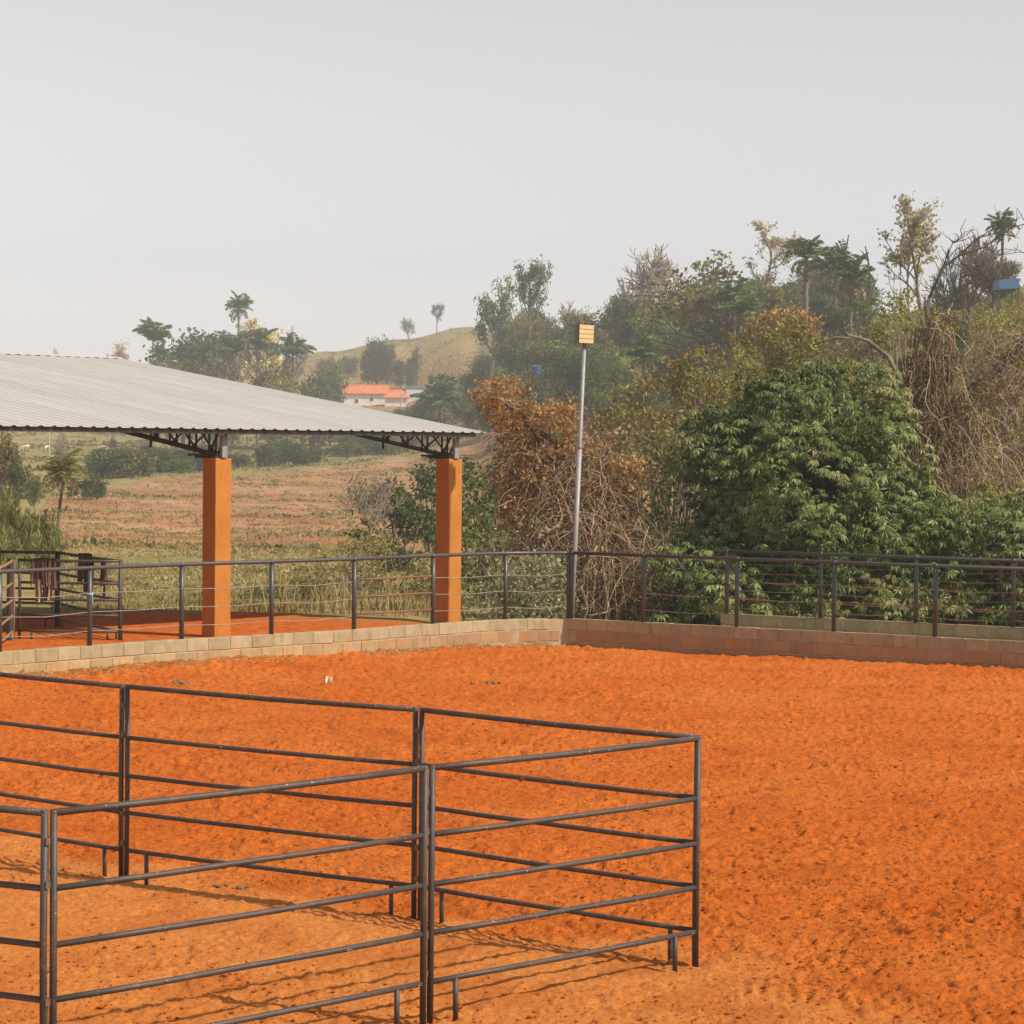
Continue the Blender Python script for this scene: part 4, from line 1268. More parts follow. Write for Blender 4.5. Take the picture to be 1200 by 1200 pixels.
# hedge of bushes behind the ploughed field
GH = 'bushes along the top of the ploughed field'
hr = random.Random(8)
for k in range(58):
    px = hr.choice([hr.uniform(112, 238), hr.uniform(112, 238), hr.uniform(272, 400), hr.uniform(400, 470)])
    tp = np.interp(px, [60, 250, 480], [215, 272, 322]) + hr.uniform(3, 26)
    hh = hr.uniform(1.6, 3.6)
    kd = 'shrub' if hr.random() < .6 else 'dense'; lf = hr.choice(['lf_mid', 'lf_dark', 'lf_mid', 'lf_olive'])
    plant(kd, ('low ' if hh < 2.6 else 'tall ') + GLN[lf] + (' bush' if kd == 'shrub' else ' round tree') + ' above the ploughed field, ' + ('below the pale grazing animals' if px < 250 else 'between the two orange pillars'), 'bush', X(px, tp), tp, hh, leaf=lf, group=GH, wide=1.3)
plant_px('bare', 'leafless tree standing in the upper pasture', 'tree', 131, 508, 330, bark='bark_dark', wide=.9)
plant_px('bare', 'forked pale leafless tree above the small palm', 'tree', 70, 492, 190, bark='bark_pale', wide=.35)
for px, py, d, lf in ((4, 506, 150, 'lf_olive'), (22, 540, 140, 'lf_dark'), (-14, 530, 150, 'lf_mid'), (40, 560, 150, 'lf_mid')):
    plant_px('airy', 'tree rising behind the feathery green thicket', 'tree', px, py, d, leaf=lf, group='trees behind the feathery thicket', wide=.62)
for px, py, d, lf in ((100, 556, 190, 'lf_dark'), (112, 560, 195, 'lf_mid')):
    plant_px('shrub', 'dark bush right behind the small palm', 'bush', px, py, d, leaf=lf, group='bushes behind the small palm')

# feathery thicket at the far left: upright plumes
def feather(label, px0, px1, pytop, d, n, seed):
    rng = np.random.default_rng(seed)
    mb = MB(); tb = MB()
    x0, x1 = X(px0, d), X(px1, d)
    zc = zt((x0 + x1) / 2, d)
    Hm = Z((px0 + px1) / 2, pytop, d) - zc
    for k in range(n):
        x = rng.uniform(x0, x1); y = d + rng.normal(0, .9)
        e = 1 - abs((x - x0) / (x1 - x0) - .45) ** 2 * 1.6
        H = Hm * e * rng.uniform(.6, 1.0)
        lean = rng.normal(0, .10, 2)
        m = 150
        t = rng.random(m) ** .8
        w = .30 * (1 - t) ** .6 + .04
        P = np.stack([x + lean[0] * H * t ** 2 + rng.normal(0, 1, m) * w * .6, y + lean[1] * H * t ** 2 + rng.normal(0, 1, m) * w * .6, zc + H * t], -1)
        A = np.stack([rng.normal(0, .35, m), rng.normal(0, .35, m), np.ones(m)], -1)
        leaves(mb, P, A, .26, .035, rng, 0, np.clip(rng.normal(.5, .2) + rng.normal(0, .15, m), 0, 1))
        tube(tb, [(x, y, zc - .3), (x + lean[0] * H * .3, y, zc + H * .5), (x + lean[0] * H, y + lean[1] * H, zc + H * .95)], [.03, .02, .006], 4, False)
    root = empty('feathery_thicket', ((x0 + x1) / 2, d, zc)); tag(root, label, 'thicket')
    for mm, nm, mt in ((tb, 'stem', 'bark'), (mb, 'foliage', 'lf_feather')):
        o = mm.obj(nm, M[mt], root, tint=True); o.location = (-(x0 + x1) / 2, -d, -zc); o['kind'] = 'stuff'
feather('feathery light green thicket beside the small palm', -60, 64, 574, 78, 110, 3)
feather('dark low thicket showing through the outer pen', -30, 30, 606, 74, 40, 4)
palm('small palm with thin bare trunk standing over the outer pen', 66, 538, 86, crown=.56, n=24, dead=8, live='y', lean=.08, r=.07)

# ------------------------------------------------------------------ buildings, tanks, posts, cattle on the slopes
def building(name, label, cat, px, d, w, dep, h, roof_h, roofmat, wallmat, rz=0.0, hip=.0, wins=(), over=.5, zoff=0.0):
    x = X(px, d); z = zt(x, d) + zoff
    root = empty(name, (x, d, z), rz); tag(root, label, cat)
    mb = MB(); box(mb, -w / 2, w / 2, -dep / 2, dep / 2, -3.0, h); mb.obj('wall', M[wallmat], root)
    mb = MB()
    a, b = w / 2 + over, dep / 2 + over
    V = [(-a, -b, h), (a, -b, h), (a, b, h), (-a, b, h), (-a + hip, 0, h + roof_h), (a - hip, 0, h + roof_h)]
    V += [(p[0], p[1], p[2] - .18) for p in V[:4]]
    mb.add(V, [(0, 1, 5, 4), (2, 3, 4, 5), (1, 0, 6, 7), (2, 1, 7, 8), (3, 2, 8, 9), (0, 3, 9, 6), (9, 8, 7, 6)], [(1, 2, 5), (3, 0, 4)])
    rf = mb.obj('roof', M[roofmat], root)
    mb = MB(); tube(mb, [(-a + hip, 0, h + roof_h + .02), (a - hip, 0, h + roof_h + .02)], .16, 6); mb.obj('ridge', M[roofmat], rf)
    for wx, wz, ww, wh in wins:
        mb = MB(); box(mb, wx - ww / 2 - .12, wx + ww / 2 + .12, -dep / 2 - .05, -dep / 2 + .02, wz - wh / 2 - .12, wz + wh / 2 + .12)
        f = mb.obj('window', M['white_wall'], root)
        mb = MB(); box(mb, wx - ww / 2, wx + ww / 2, -dep / 2 - .07, -dep / 2 - .051, wz - wh / 2, wz + wh / 2); mb.obj('pane', M['pane'], f)
    return root
HD = 503.
def hz(px, py, d=HD): return Z(px, py, d)
zg = zt(X(419, HD), HD)
building('tiled_house', 'long white house with orange tiled roof on the far slope', 'house', 416, HD, 13.0, 7, hz(419, 461) - zg, 1.75, 'tile', 'white_wall', .05, wins=((3.3, hz(419, 468) - zg, .7, .7), (-3.2, hz(419, 471) - zg, .6, .9), (0.2, hz(419, 470) - zg, .7, .8)))
zg = zt(X(464, HD - 8), HD - 8)
building('tiled_annexe', 'lower hipped annexe at the end of the tiled house', 'house', 463, HD - 8, 4.6, 5, hz(463, 466, HD - 8) - zg, 1.6, 'tile', 'white_wall', .05, hip=1.6)
zg = zt(X(485, HD + 5), HD + 5)
building('metal_shed', 'pale grey metal shed right of the tiled annexe', 'shed', 485, HD + 5, 3.9, 5, hz(485, 455, HD + 5) - zg, .25, 'shed_roof', 'shed', .1, over=.12)
zg = zt(X(372, HD + 8), HD + 8)
building('white_outbuilding', 'small flat white outbuilding left of the tiled house', 'house', 374, HD + 8, 5, 4, hz(374, 456, HD + 8) - zg, .3, 'shed', 'white_wall', 0, over=.1)
def pole(label, px, py0, py1, d, mat='concrete', r=.11, arm=False):
    x = X(px, d); z0 = Z(px, py1, d); z1 = Z(px, py0, d)
    root = empty('utility_pole', (x, d, min(z0, zt(x, d)))); tag(root, label, 'utility pole')
    h = z1 - min(z0, zt(x, d))
    tube(MB(), [(0, 0, -.3), (0, 0, h)], [r, r * .75], 8).obj('post', M[mat], root)
    b = MB(); box(b, -.7 if arm else -.25, .7 if arm else .25, -.06, .06, h - .45, h - .33); b.obj('cross_arm', M[mat], root)
pole('thin pale utility pole in the pasture under the barn roof', 57, 508, 537, 330)
pole('utility pole in front of the tiled annexe', 469, 462, 484, 470, r=.14)
pole('utility pole with crossbar on the bare red slope', 526, 418, 432, 600, arm=True, r=.16)
def cow(label, px, py, d, rz):
    x = X(px, d); z = zt(x, d)
    me = bpy.data.meshes.new('cow')
    V = [(-.75, 0, 1.05), (-.3, 0, 1.05), (.3, 0, 1.08), (.7, 0, 1.12), (1.0, 0, 1.3), (1.3, 0, 1.2), (-.7, .2, .55), (-.7, .2, .05), (-.7, -.2, .55), (-.7, -.2, .05), (.62, .18, .55), (.62, .18, .05), (.62, -.18, .55), (.62, -.18, .05), (-.95, 0, .7)]
    E = [(0, 1), (1, 2), (2, 3), (3, 4), (4, 5), (0, 6), (6, 7), (0, 8), (8, 9), (3, 10), (10, 11), (3, 12), (12, 13), (0, 14)]
    me.from_pydata(V, E, [])
    o = bpy.data.objects.new('grazing_animal', me); link(o); o.scale = (.55, .55, .55)
    o.modifiers.new('skin', 'SKIN')
    rad = [.3, .34, .33, .3, .17, .12] + [.14, .07] * 4 + [.03]
    for sv, r in zip(me.skin_vertices[0].data, rad): sv.radius = (r, r)
    me.skin_vertices[0].data[2].use_root = True
    sb = o.modifiers.new('sub', 'SUBSURF'); sb.levels = sb.render_levels = 1
    me.materials.append(M['cow'])
    o.location = (x, d, z); o.rotation_euler = (0, 0, rz)
    tag(o, label, 'animal', 'pale grazing animals in the upper pasture')
cow('small pale animal grazing in the pasture seen under the barn roof', 29, 520, 345, .2)
cow('small pale animal grazing in the pasture seen under the barn roof', 54, 520, 350, 1.2)
cow('small pale animal grazing in the pasture seen under the barn roof', 118, 516, 358, .1)
def tank(label, px, pytop, d, r, h):
    x = X(px, d); z0 = zt(x, d); z1 = Z(px, pytop, d) - h
    root = empty('water_tank', (x, d, z0)); tag(root, label, 'water tank')
    hh = max(.4, z1 - z0)
    tube(MB(), [(0, 0, hh), (0, 0, hh + .05), (0, 0, hh + h * .8), (0, 0, hh + h * .82), (0, 0, hh + h)], [r * .86, r * .88, r, r * 1.06, r * .5], 16).obj('tank', M['blue_tank'], root)
    for sx in (-1, 1):
        for sy in (-1, 1):
            bar(MB(), (sx * r * .7, sy * r * .7, -.2), (sx * r * .7, sy * r * .7, hh), .12).obj('leg', M['bark_dark'], root)
    mb = MB(); box(mb, -r, r, -r, r, hh - .12, hh); mb.obj('platform', M['bark_dark'], root)
tank('blue water tank half hidden in the hillside wood', 627, 428, 255, .58, .95)
x = X(1175, 152); zc = zt(x, 152)
root = empty('blue_shelter', (x, 152, zc - .1), .15); tag(root, 'blue tarpaulin shelter on the crest by the bare spreading tree', 'shelter')
h0 = Z(1178, 340, 152) - zc; h1 = Z(1178, 325, 152) - zc
mb = MB(); V = [(-.68, -.5, h0 + .1), (.68, -.5, h0 + .16), (.68, -.45, h1), (-.58, -.45, h1 - .12), (-.68, .7, h0), (.68, .7, h0), (.68, .65, h1), (-.58, .65, h1 - .1)]
mb.add(V, [(0, 1, 2, 3), (5, 4, 7, 6), (4, 0, 3, 7), (1, 5, 6, 2), (3, 2, 6, 7), (4, 5, 1, 0)]).obj('tarpaulin', M['blue_tank'], root)
for sx in (-.64, .64):
    for sy in (-.48, .66): bar(MB(), (sx, sy, -.5), (sx, sy, h0 + .2), .07).obj('leg', M['bark_dark'], root)

# ------------------------------------------------------------------ hillside wood
GFN = {'lf_dark': 'dark green', 'lf_mid': 'mid green', 'lf_olive': 'olive', 'lf_brown': 'dry brown', 'lf_lime': 'bright yellow green', 'lf_rust': 'russet'}
def wood_label(px, d, lf, kd):
    where = ('near the see-through eucalyptus' if px < 605 else 'near the blue water tank' if px < 665 else 'behind the floodlight head' if px < 735 else 'below the big rounded bare tree' if px < 812 else 'around the umbrella shaped tree' if px < 905 else 'around the palm with brown skirt' if px < 1015 else 'below the two tall slim trees')
    row = 'low' if d < 205 else 'midway up' if d < 265 else 'high'
    return f"{GFN[lf]} {'bush' if kd == 'shrub' else 'tree'} {row} in the hillside wood, {where}"
GF = {'lf_dark': ('dark green tree in the hillside wood', 'dark trees of the hillside wood'), 'lf_mid': ('mid green tree in the hillside wood', 'mid green trees of the hillside wood'),
      'lf_olive': ('olive tinged tree in the hillside wood', 'olive trees of the hillside wood'), 'lf_brown': ('brown leaved dry tree in the hillside wood', 'brown trees of the hillside wood'),
      'lf_lime': ('bright yellow green tree in the hillside wood', 'yellow green trees of the hillside wood'), 'lf_rust': ('russet tree in the hillside wood', 'russet trees of the hillside wood')}
fr = random.Random(21)
placed = []
def forest(n, px0, px1, d0, d1, hmin, hmax, kinds=('dense', 'dense', 'airy', 'dense', 'shrub')):
    k = tries = 0
    while k < n and tries < 4000:
        tries += 1
        d = fr.uniform(d0, d1); px = fr.uniform(px0, px1); x = X(px, d)
        if any((x - a) ** 2 + ((d - b) * .6) ** 2 < 2.6 ** 2 for a, b in placed): continue
        placed.append((x, d)); k += 1
        kd = fr.choice(kinds)
        lf = fr.choices(['lf_dark', 'lf_mid', 'lf_olive', 'lf_brown', 'lf_lime', 'lf_rust'], [7, 7, 3, 1.2, .5, .3])[0]
        lab = wood_label(px, d, lf, kd); grp = lab.replace(', ', ' ') + ' set'
        h = fr.uniform(hmin, hmax) * (.55 if kd == 'shrub' else 1)
        plant(kd, lab, 'tree', x, d, h, leaf=lf, group=grp, wide=fr.uniform(.95, 1.35))
forest(40, 555, 1010, 285, 335, 4.5, 7.5)
forest(50, 625, 1020, 225, 285, 4.0, 7.0)
forest(32, 645, 1010, 182, 225, 3.0, 5.5, ('dense', 'shrub', 'shrub', 'airy'))
forest(14, 545, 640, 335, 420, 5, 8)
forest(16, 650, 800, 150, 185, 2.2, 3.6, ('shrub', 'shrub', 'dense'))
forest(16, 985, 1180, 150, 205, 2.0, 4.0, ('shrub', 'airy', 'shrub'))
for k in range(26):          # scrub on the bank going on to the right
    px = fr.uniform(1185, 1480); d = fr.uniform(62, 170)
    plant(fr.choice(['shrub', 'shrub', 'airy']), 'scrub bush on the bank going on beyond the vine bank', 'bush', X(px, d), d, fr.uniform(1.4, 3.4), leaf=fr.choice(['lf_olive', 'lf_mid', 'lf_dark', 'lf_brown']), group='scrub on the bank beyond the vine bank', wide=1.3)
# named skyline trees
plant_px('eucalypt', 'tall dark eucalyptus standing over the hillside wood', 'tree', 619, 308, 330, variant=0, wide=.62)
plant_px('eucalypt', 'thin see-through eucalyptus beside the grassy ridge', 'tree', 571, 328, 350, variant=1, leaf='lf_mid', wide=.7)
plant_px('bare', 'big rounded bare tree on the wooded skyline', 'tree', 771, 288, 300, wide=1.15)
plant_px('bare', 'lower bare brownish tree left of the big bare tree', 'tree', 736, 325, 296, wide=1.2, bark='bark')
plant_px('bare', 'small bare tree above the floodlight head', 'tree', 655, 352, 330, wide=1.1, bark='bark')
plant_px('umbrella', 'broad umbrella shaped tree with browning crown on the skyline', 'tree', 842, 297, 228, wide=1.2, leaf='lf_olive')
plant_px('blossom', 'pale blossoming tree with open crown behind the umbrella tree', 'tree', 893, 259, 290, wide=1.15, variant=0)
palm('palm with brown skirt standing clear of the wood', 941, 287, 222, crown=1.25, n=18, dead=9, r=.28)
palm('drooping palm under the umbrella tree, upper of two', 858, 334, 206, crown=1.25, n=16, dead=3)
palm('drooping palm under the umbrella tree, lower of two', 874, 352, 200, crown=1.25, n=16, dead=4)
palm('palm beside the broken snag', 976, 296, 212, crown=1.3, n=17, dead=5)
palm('wide palm below the broken snag', 994, 310, 206, crown=1.4, n=18, dead=8)
palm('small palm in the wood below the floodlight', 752, 402, 192, crown=1.1, n=15, dead=3)
palm('palm low on the edge of the wood, right of the grey shed', 598, 452, 250, crown=1.1, n=15, dead=2)
plant_px('dense', 'bright yellow green bushy tree on the wood edge', 'tree', 757, 366, 270, leaf='lf_lime', wide=1.0)
plant_px('blossom', 'tall slim tree with pale crown, fuller of two on the crest', 'tree', 1082, 234, 168, wide=.95, variant=1)
plant_px('blossom', 'tall slim tree with yellow flowers, thinner of two on the crest', 'tree', 1064, 247, 172, leaf='lf_yellow', wide=.55, variant=0)
for px, py, w in ((1130, 272, 1.0), (1158, 280, .9), (1112, 296, .8)):
    plant_px('bare', 'twiggy brown leafless tree on the crest by the blue shelter', 'tree', px, py, 160, wide=w, bark='bark', group='leafless trees by the blue shelter')
palm('small palm head above the leafless trees on the crest', 1170, 256, 190, crown=.85, n=16, dead=5, r=.14)
# broken snags
def snag(label, px, pyt, d, seed):
    rng = np.random.default_rng(seed)
    x = X(px, d); z = zt(x, d); H = Z(px, pyt, d) - z
    mb = MB()
    main = [np.array((0, 0, -.3))]
    for k in range(6): main.append(np.array((rng.normal(0, .16), rng.normal(0, .1), H * (k + 1) / 6)))
    tube(mb, main, np.linspace(.28, .06, 7), 6)
    for k in range(5):
        b = main[3 + k % 3]; s = rng.choice([-1, 1])
        q = [b, b + (s * .35, 0, .25), b + (s * .5, .1, .75), b + (s * .75, .1, .95)]
        tube(mb, q, [.12, .09, .06, .03], 5)
    root = empty('dead_snag', (x, d, z)); tag(root, label, 'dead tree')
    mb.obj('trunk', M['bark_dark'], root)
snag('broken dead snag with stubby arms above the palms', 990, 276, 236, 4)
snag('second broken snag, shorter, right of the stubby armed one', 1014, 289, 232, 9)
# ------------------------------------------------------------------ near trees and thickets beyond the walls
def root_px(name, px, d, label, cat, group=None, z=None):
    x = X(px, d); z = zt(x, d) if z is None else z
    r = empty(name, (x, d, z)); tag(r, label, cat, group)
    return r, np.array((x, d, z))
def attach(mb, name, mat, root, smooth=False, kind=None):
    o = mb.obj(name, M[mat], root, smooth=smooth, tint=True)
    o.location = -root.location
    if kind: o['kind'] = kind
    return o
def lobe_points(rng, lobes, n, inner=.55, front=None):
    """points through the outer shell of overlapping ellipsoids, with the outward normals; covered ones dropped"""
    w = np.array([l[3] * l[5] for l in lobes]); w = w / w.sum()
    i = rng.choice(len(lobes), n, p=w)
    c = np.array([l[:3] for l in lobes])[i]; r = np.array([l[3:6] for l in lobes])[i]
    u = rand_unit(rng, n)
    f = rng.uniform(inner, 1.03, n)[:, None]
    P = c + u * r * f
    N = nrm(u / r)
    keep = np.ones(n, bool)
    for k, l in enumerate(lobes):
        q = (((P - np.array(l[:3])) / np.array(l[3:6])) ** 2).sum(1)
        keep &= (q > inner * .75) | (i == k)
    return P[keep], N[keep]
def pl(px, py, d, rx, ry, rz):
    """lobe from a picture position and a distance; radii in metres"""
    return (X(px, d), d, Z(px, py, d), rx, ry, rz)

# the big glossy tree: whorls of drooping leaflets
def whorl_tree(label, lobes, px, d, nwh, seed, leafL=.175, name='glossy_tree', stems=5):
    rng = np.random.default_rng(seed)
    root, base = root_px(name, px, d, label, 'tree')
    P, N = lobe_points(rng, lobes, nwh, .50)
    # uneven outline: push clusters in and out
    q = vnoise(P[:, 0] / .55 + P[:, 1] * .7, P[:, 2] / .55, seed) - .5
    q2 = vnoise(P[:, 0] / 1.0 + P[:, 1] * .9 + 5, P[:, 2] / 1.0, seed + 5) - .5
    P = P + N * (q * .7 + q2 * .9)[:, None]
    keep = rng.random(len(P)) < np.clip(.25 + 1.5 * (q + .4), 0, 1)
    P, N, q = P[keep], N[keep], q[keep]
    k = P[:, 2] > base[2] + .05
    P, N, q = P[k], N[k], q[k]
    n = len(P); m = 8
    ax = nrm(N * .8 + np.array((0, 0, .75)) + rng.normal(0, .28, (n, 3)))
    ref = nrm(np.cross(ax, rand_unit(rng, n))); s2 = np.cross(ax, ref)
    th = (np.arange(m) / m * 2 * math.pi)[None] + rng.uniform(0, 6.28, (n, 1)) + rng.normal(0, .15, (n, m))
    rad = ref[:, None] * np.cos(th)[..., None] + s2[:, None] * np.sin(th)[..., None]
    dr = nrm(rad + ax[:, None] * rng.uniform(-.05, .5, (n, m, 1)) + np.array((0, 0, -.8)))
    L = leafL * rng.uniform(.65, 1.2, (n, 1)) * rng.uniform(.8, 1.15, (n, m))
    C_ = P[:, None] + dr * (L * .62)[..., None]
    # leaflet blade lies across the whorl axis
    A = dr.reshape(-1, 3); AX = np.repeat(ax, m, 0)
    S = nrm(np.cross(A, AX)); Nn = np.cross(S, A); Nn *= np.sign((Nn * AX).sum(1, keepdims=True) + 1e-9)
    Lf = L.reshape(-1, 1); Wf = Lf * .34; Cf = C_.reshape(-1, 3)
    V = np.stack([Cf - A * Lf * .5, Cf - S * Wf * .5 - Nn * Wf * .16, Cf + Nn * Wf * .16, Cf + S * Wf * .5 - Nn * Wf * .16, Cf + A * Lf * .5 - Nn * Lf * .16 + np.array((0, 0, -1)) * Lf * .05], 1)
    T = (np.array([(0, 1, 2), (0, 2, 3), (2, 1, 4), (3, 2, 4)])[None] + (np.arange(len(Cf)) * 5)[:, None, None]).reshape(-1, 3)
    tint = np.clip(np.repeat(rng.normal(.5, .17, n) + q * .35, m) + rng.normal(0, .08, n * m), 0, 1)  # inset clusters darker, outer ones paler: crown shade put into the tint
    mb = MB().add(V.reshape(-1, 3), None, T, np.repeat(tint, 5))
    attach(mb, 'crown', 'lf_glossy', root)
    tb = MB()
    for k in range(stems):
        t_ = P[rng.integers(0, n)]
        b = base + (rng.normal(0, .2), rng.normal(0, .2), -.4)
        mid = b * .55 + t_ * .45 + (0, 0, .4)
        tube(tb, [b, b * .75 + mid * .25 + (0, 0, .1), mid, mid * .4 + t_ * .6, t_], [.13, .11, .08, .05, .015], 7, False)
    for k in range(70):
        t_ = P[rng.integers(0, n)]
        b = base + (rng.normal(0, .3), rng.normal(0, .3), (P[:, 2].max() - base[2]) * rng.uniform(.15, .55))
        tube(tb, [b, b * .5 + t_ * .5 + (0, 0, .15), t_], [.035, .022, .008], 4, False)
    attach(tb, 'trunk', 'bark_dark', root, True)
    return root
D0 = 47.5
big = [pl(905, 492, D0, 1.25, 1.2, 1.15), pl(862, 550, D0 - .3, 1.25, 1.2, 1.15), pl(988, 505, D0, 1.2, 1.1, 1.15), pl(1030, 570, D0 - .2, 1.15, 1.15, 1.05), pl(940, 580, D0 - .6, 1.5, 1.3, 1.3),
       pl(850, 640, D0 - .4, 1.15, 1.1, 1.15), pl(930, 665, D0 - .9, 1.5, 1.2, 1.25), pl(1020, 655, D0 - .7, 1.5, 1.2, 1.3), pl(1075, 610, D0 - .2, .75, .9, .8), pl(880, 700, D0 - 1, 1.3, 1.0, .9), pl(1000, 705, D0 - 1.1, 1.4, 1.0, .85), pl(1085, 690, D0 - .9, 1.0, .9, .9),
       pl(838, 505, D0 + .1, .6, .7, .55), pl(900, 450, D0 + .1, .7, .8, .5)]
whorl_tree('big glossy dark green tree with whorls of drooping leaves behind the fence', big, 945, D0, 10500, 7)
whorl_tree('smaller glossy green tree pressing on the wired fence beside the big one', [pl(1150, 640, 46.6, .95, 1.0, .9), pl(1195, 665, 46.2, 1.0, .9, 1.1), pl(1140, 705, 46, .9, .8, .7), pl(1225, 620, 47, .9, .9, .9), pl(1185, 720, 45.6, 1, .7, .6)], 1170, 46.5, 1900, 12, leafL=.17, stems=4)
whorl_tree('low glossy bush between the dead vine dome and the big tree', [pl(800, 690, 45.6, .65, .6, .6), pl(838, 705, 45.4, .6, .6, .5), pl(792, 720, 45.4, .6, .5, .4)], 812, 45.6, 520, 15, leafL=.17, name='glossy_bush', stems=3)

# silver green shrub beside the pillar
def small_leaf_shrub(label, lobes, px, d, n, per, L, Wd, mat, seed, rc=.16, name='leafy_shrub', bark='bark', nb=26, cat='shrub', droop=.1):
    rng = np.random.default_rng(seed)
    root, base = root_px(name, px, d, label, cat)
    P, N = lobe_points(rng, lobes, n, .35)
    q = vnoise(P[:, 0] / .5 + P[:, 1] * .6, P[:, 2] / .5, seed) - .5
    keep = rng.random(len(P)) < np.clip(.5 + 1.6 * q, .05, 1)
    P = (P + N * q[:, None] * .4)[keep]
    P = P[P[:, 2] > base[2] - .1]
    attach(clumped(MB(), P, rc, per, L, Wd, rng, droop), 'crown', mat, root)
    tb = MB()
    for k in range(nb):
        t_ = P[rng.integers(0, len(P))]
        b = base + (rng.normal(0, .3), rng.normal(0, .3), -.3)
        m1 = b * .6 + t_ * .4 + rng.normal(0, .15, 3); m2 = b * .25 + t_ * .75 + rng.normal(0, .15, 3)
        tube(tb, [b, m1, m2, t_], [.045, .03, .018, .006], 5, False)
    attach(tb, 'trunk', bark, root, True)
    return root
small_leaf_shrub('silvery green small leaved shrub beside the farther orange pillar', [pl(600, 650, 44.6, .75, .6, .75), pl(640, 680, 44.3, .75, .6, .7), pl(570, 690, 44.6, .55, .6, .6), pl(580, 618, 45, .4, .5, .35), pl(640, 720, 44, .85, .5, .45), pl(590, 722, 44, .75, .5, .4), pl(610, 600, 45, .3, .4, .25)], 610, 44.6, 620, 15, .10, .036, 'lf_grey', 23, rc=.26, droop=-.5)
small_leaf_shrub('dark green shrub in the gap behind the orange pillar and silvery shrub', [pl(570, 600, 62, 1.0, 1.0, 1.0), pl(600, 570, 62, .8, 1, .8), pl(560, 650, 60, 1.1, 1, 1.0)], 575, 61, 420, 14, .16, .08, 'lf_mid', 24, rc=.3)

# dome of dead vines with rusty leaves above
def strand(rng, p0, d0, L, n, grav, wob):
    pts = [p0]; d = d0
    for i in range(n):
        d = nrm(d + rng.normal(0, wob, 3) + np.array((0, 0, -grav)))
        pts.append(pts[-1] + d * L / n)
    return np.array(pts)
def vine_mass(label, lobes, px, d, nst, seed, rusty=None, nr=0, green=0, L=(.6, 1.9), grav=.25, trunk=None, name='vine_covered_tree', rad=(.006, .013), leafmat='lf_rust', cat='dead tree'):
    rng = np.random.default_rng(seed)
    root, base = root_px(name, px, d, label, cat)
    P, N = lobe_points(rng, lobes, nst, .6)
    vm = MB()
    for p, nn_ in zip(P, N):
        d0 = nrm(np.cross(nn_, rng.normal(0, 1, 3)) + np.array((0, 0, -.5)))
        s = strand(rng, p, d0, rng.uniform(*L), 7, grav, rng.uniform(.25, .6))
        s = s[s[:, 2] > base[2] - .2]
        if len(s) < 3: continue
        r0 = rng.uniform(*rad)
        tube(vm, s, np.linspace(r0, r0 * .5, len(s)), 3, False, np.clip(rng.normal(.5, .22), 0, 1))
    attach(vm, 'vines', 'vine', root, kind='stuff')
    if rusty:
        P, N = lobe_points(rng, rusty, nr, .45)
        q = vnoise(P[:, 0] / .4 + P[:, 1] * .7, P[:, 2] / .4, seed + 1) - .5
        P = (P + N * q[:, None] * .5)[rng.random(len(P)) < np.clip(.55 + 1.7 * q, .03, 1)]
        attach(clumped(MB(), P, .16, 11, .095, .05, rng, .7), 'dry_leaves', leafmat, root)
    if green:
        P, N = lobe_points(rng, lobes, green, .9)
        attach(clumped(MB(), P, .13, 9, .07, .045, rng, .4), 'green_leaves', 'lf_lime', root)
    tb = MB()
    for q_, (line, rr) in enumerate(trunk or []):
        attach(tube(MB(), line, rr, 7), 'trunk' if q_ == 0 else 'limb', 'bark_dark', root, True)
    return root
DV = 47.0
def w(px, py, d): return np.array((X(px, d), d, Z(px, py, d)))
vine_lobes = [pl(690, 620, DV, 1.15, 1.1, 1.0), pl(725, 660, DV - .2, .95, 1.0, .85), pl(660, 580, DV, .8, .9, .9), pl(640, 640, DV, .75, .9, .85), pl(700, 560, DV, .65, .7, .6), pl(620, 540, DV + .2, .6, .7, .8)]
vine_rust = [pl(610, 480, DV + .3, .80, .9, .55), pl(650, 500, DV + .2, .85, .9, .55), pl(600, 530, DV + .2, .5, .7, .75), pl(640, 570, DV, .7, .8, .8), pl(612, 600, DV, .45, .6, .6), pl(690, 530, DV + .2, .55, .7, .5), pl(720, 560, DV, .5, .6, .45), pl(575, 475, DV + .3, .33, .5, .38)]
vt = vine_mass('dead tree smothered in dry vines, rusty leaves on top, by the floodlight pole', vine_lobes, 680, DV, 3000, 31, vine_rust, 1700, 150,
          trunk=[([w(705, 730, DV), w(700, 680, DV), w(690, 620, DV), w(672, 560, DV), w(655, 520, DV), w(620, 500, DV)], [.17, .15, .13, .10, .07, .04]),
                 ([w(672, 560, DV), w(650, 540, DV - .3), w(612, 488, DV - .2), w(585, 470, DV)], [.09, .06, .05, .02]),
                 ([w(640, 680, DV - .6), w(662, 671, DV - .7), w(690, 660, DV - .5), w(703, 640, DV)], [.05, .07, .08, .09]),
                 ([w(690, 620, DV), w(720, 600, DV), w(745, 590, DV)], [.08, .05, .03])])
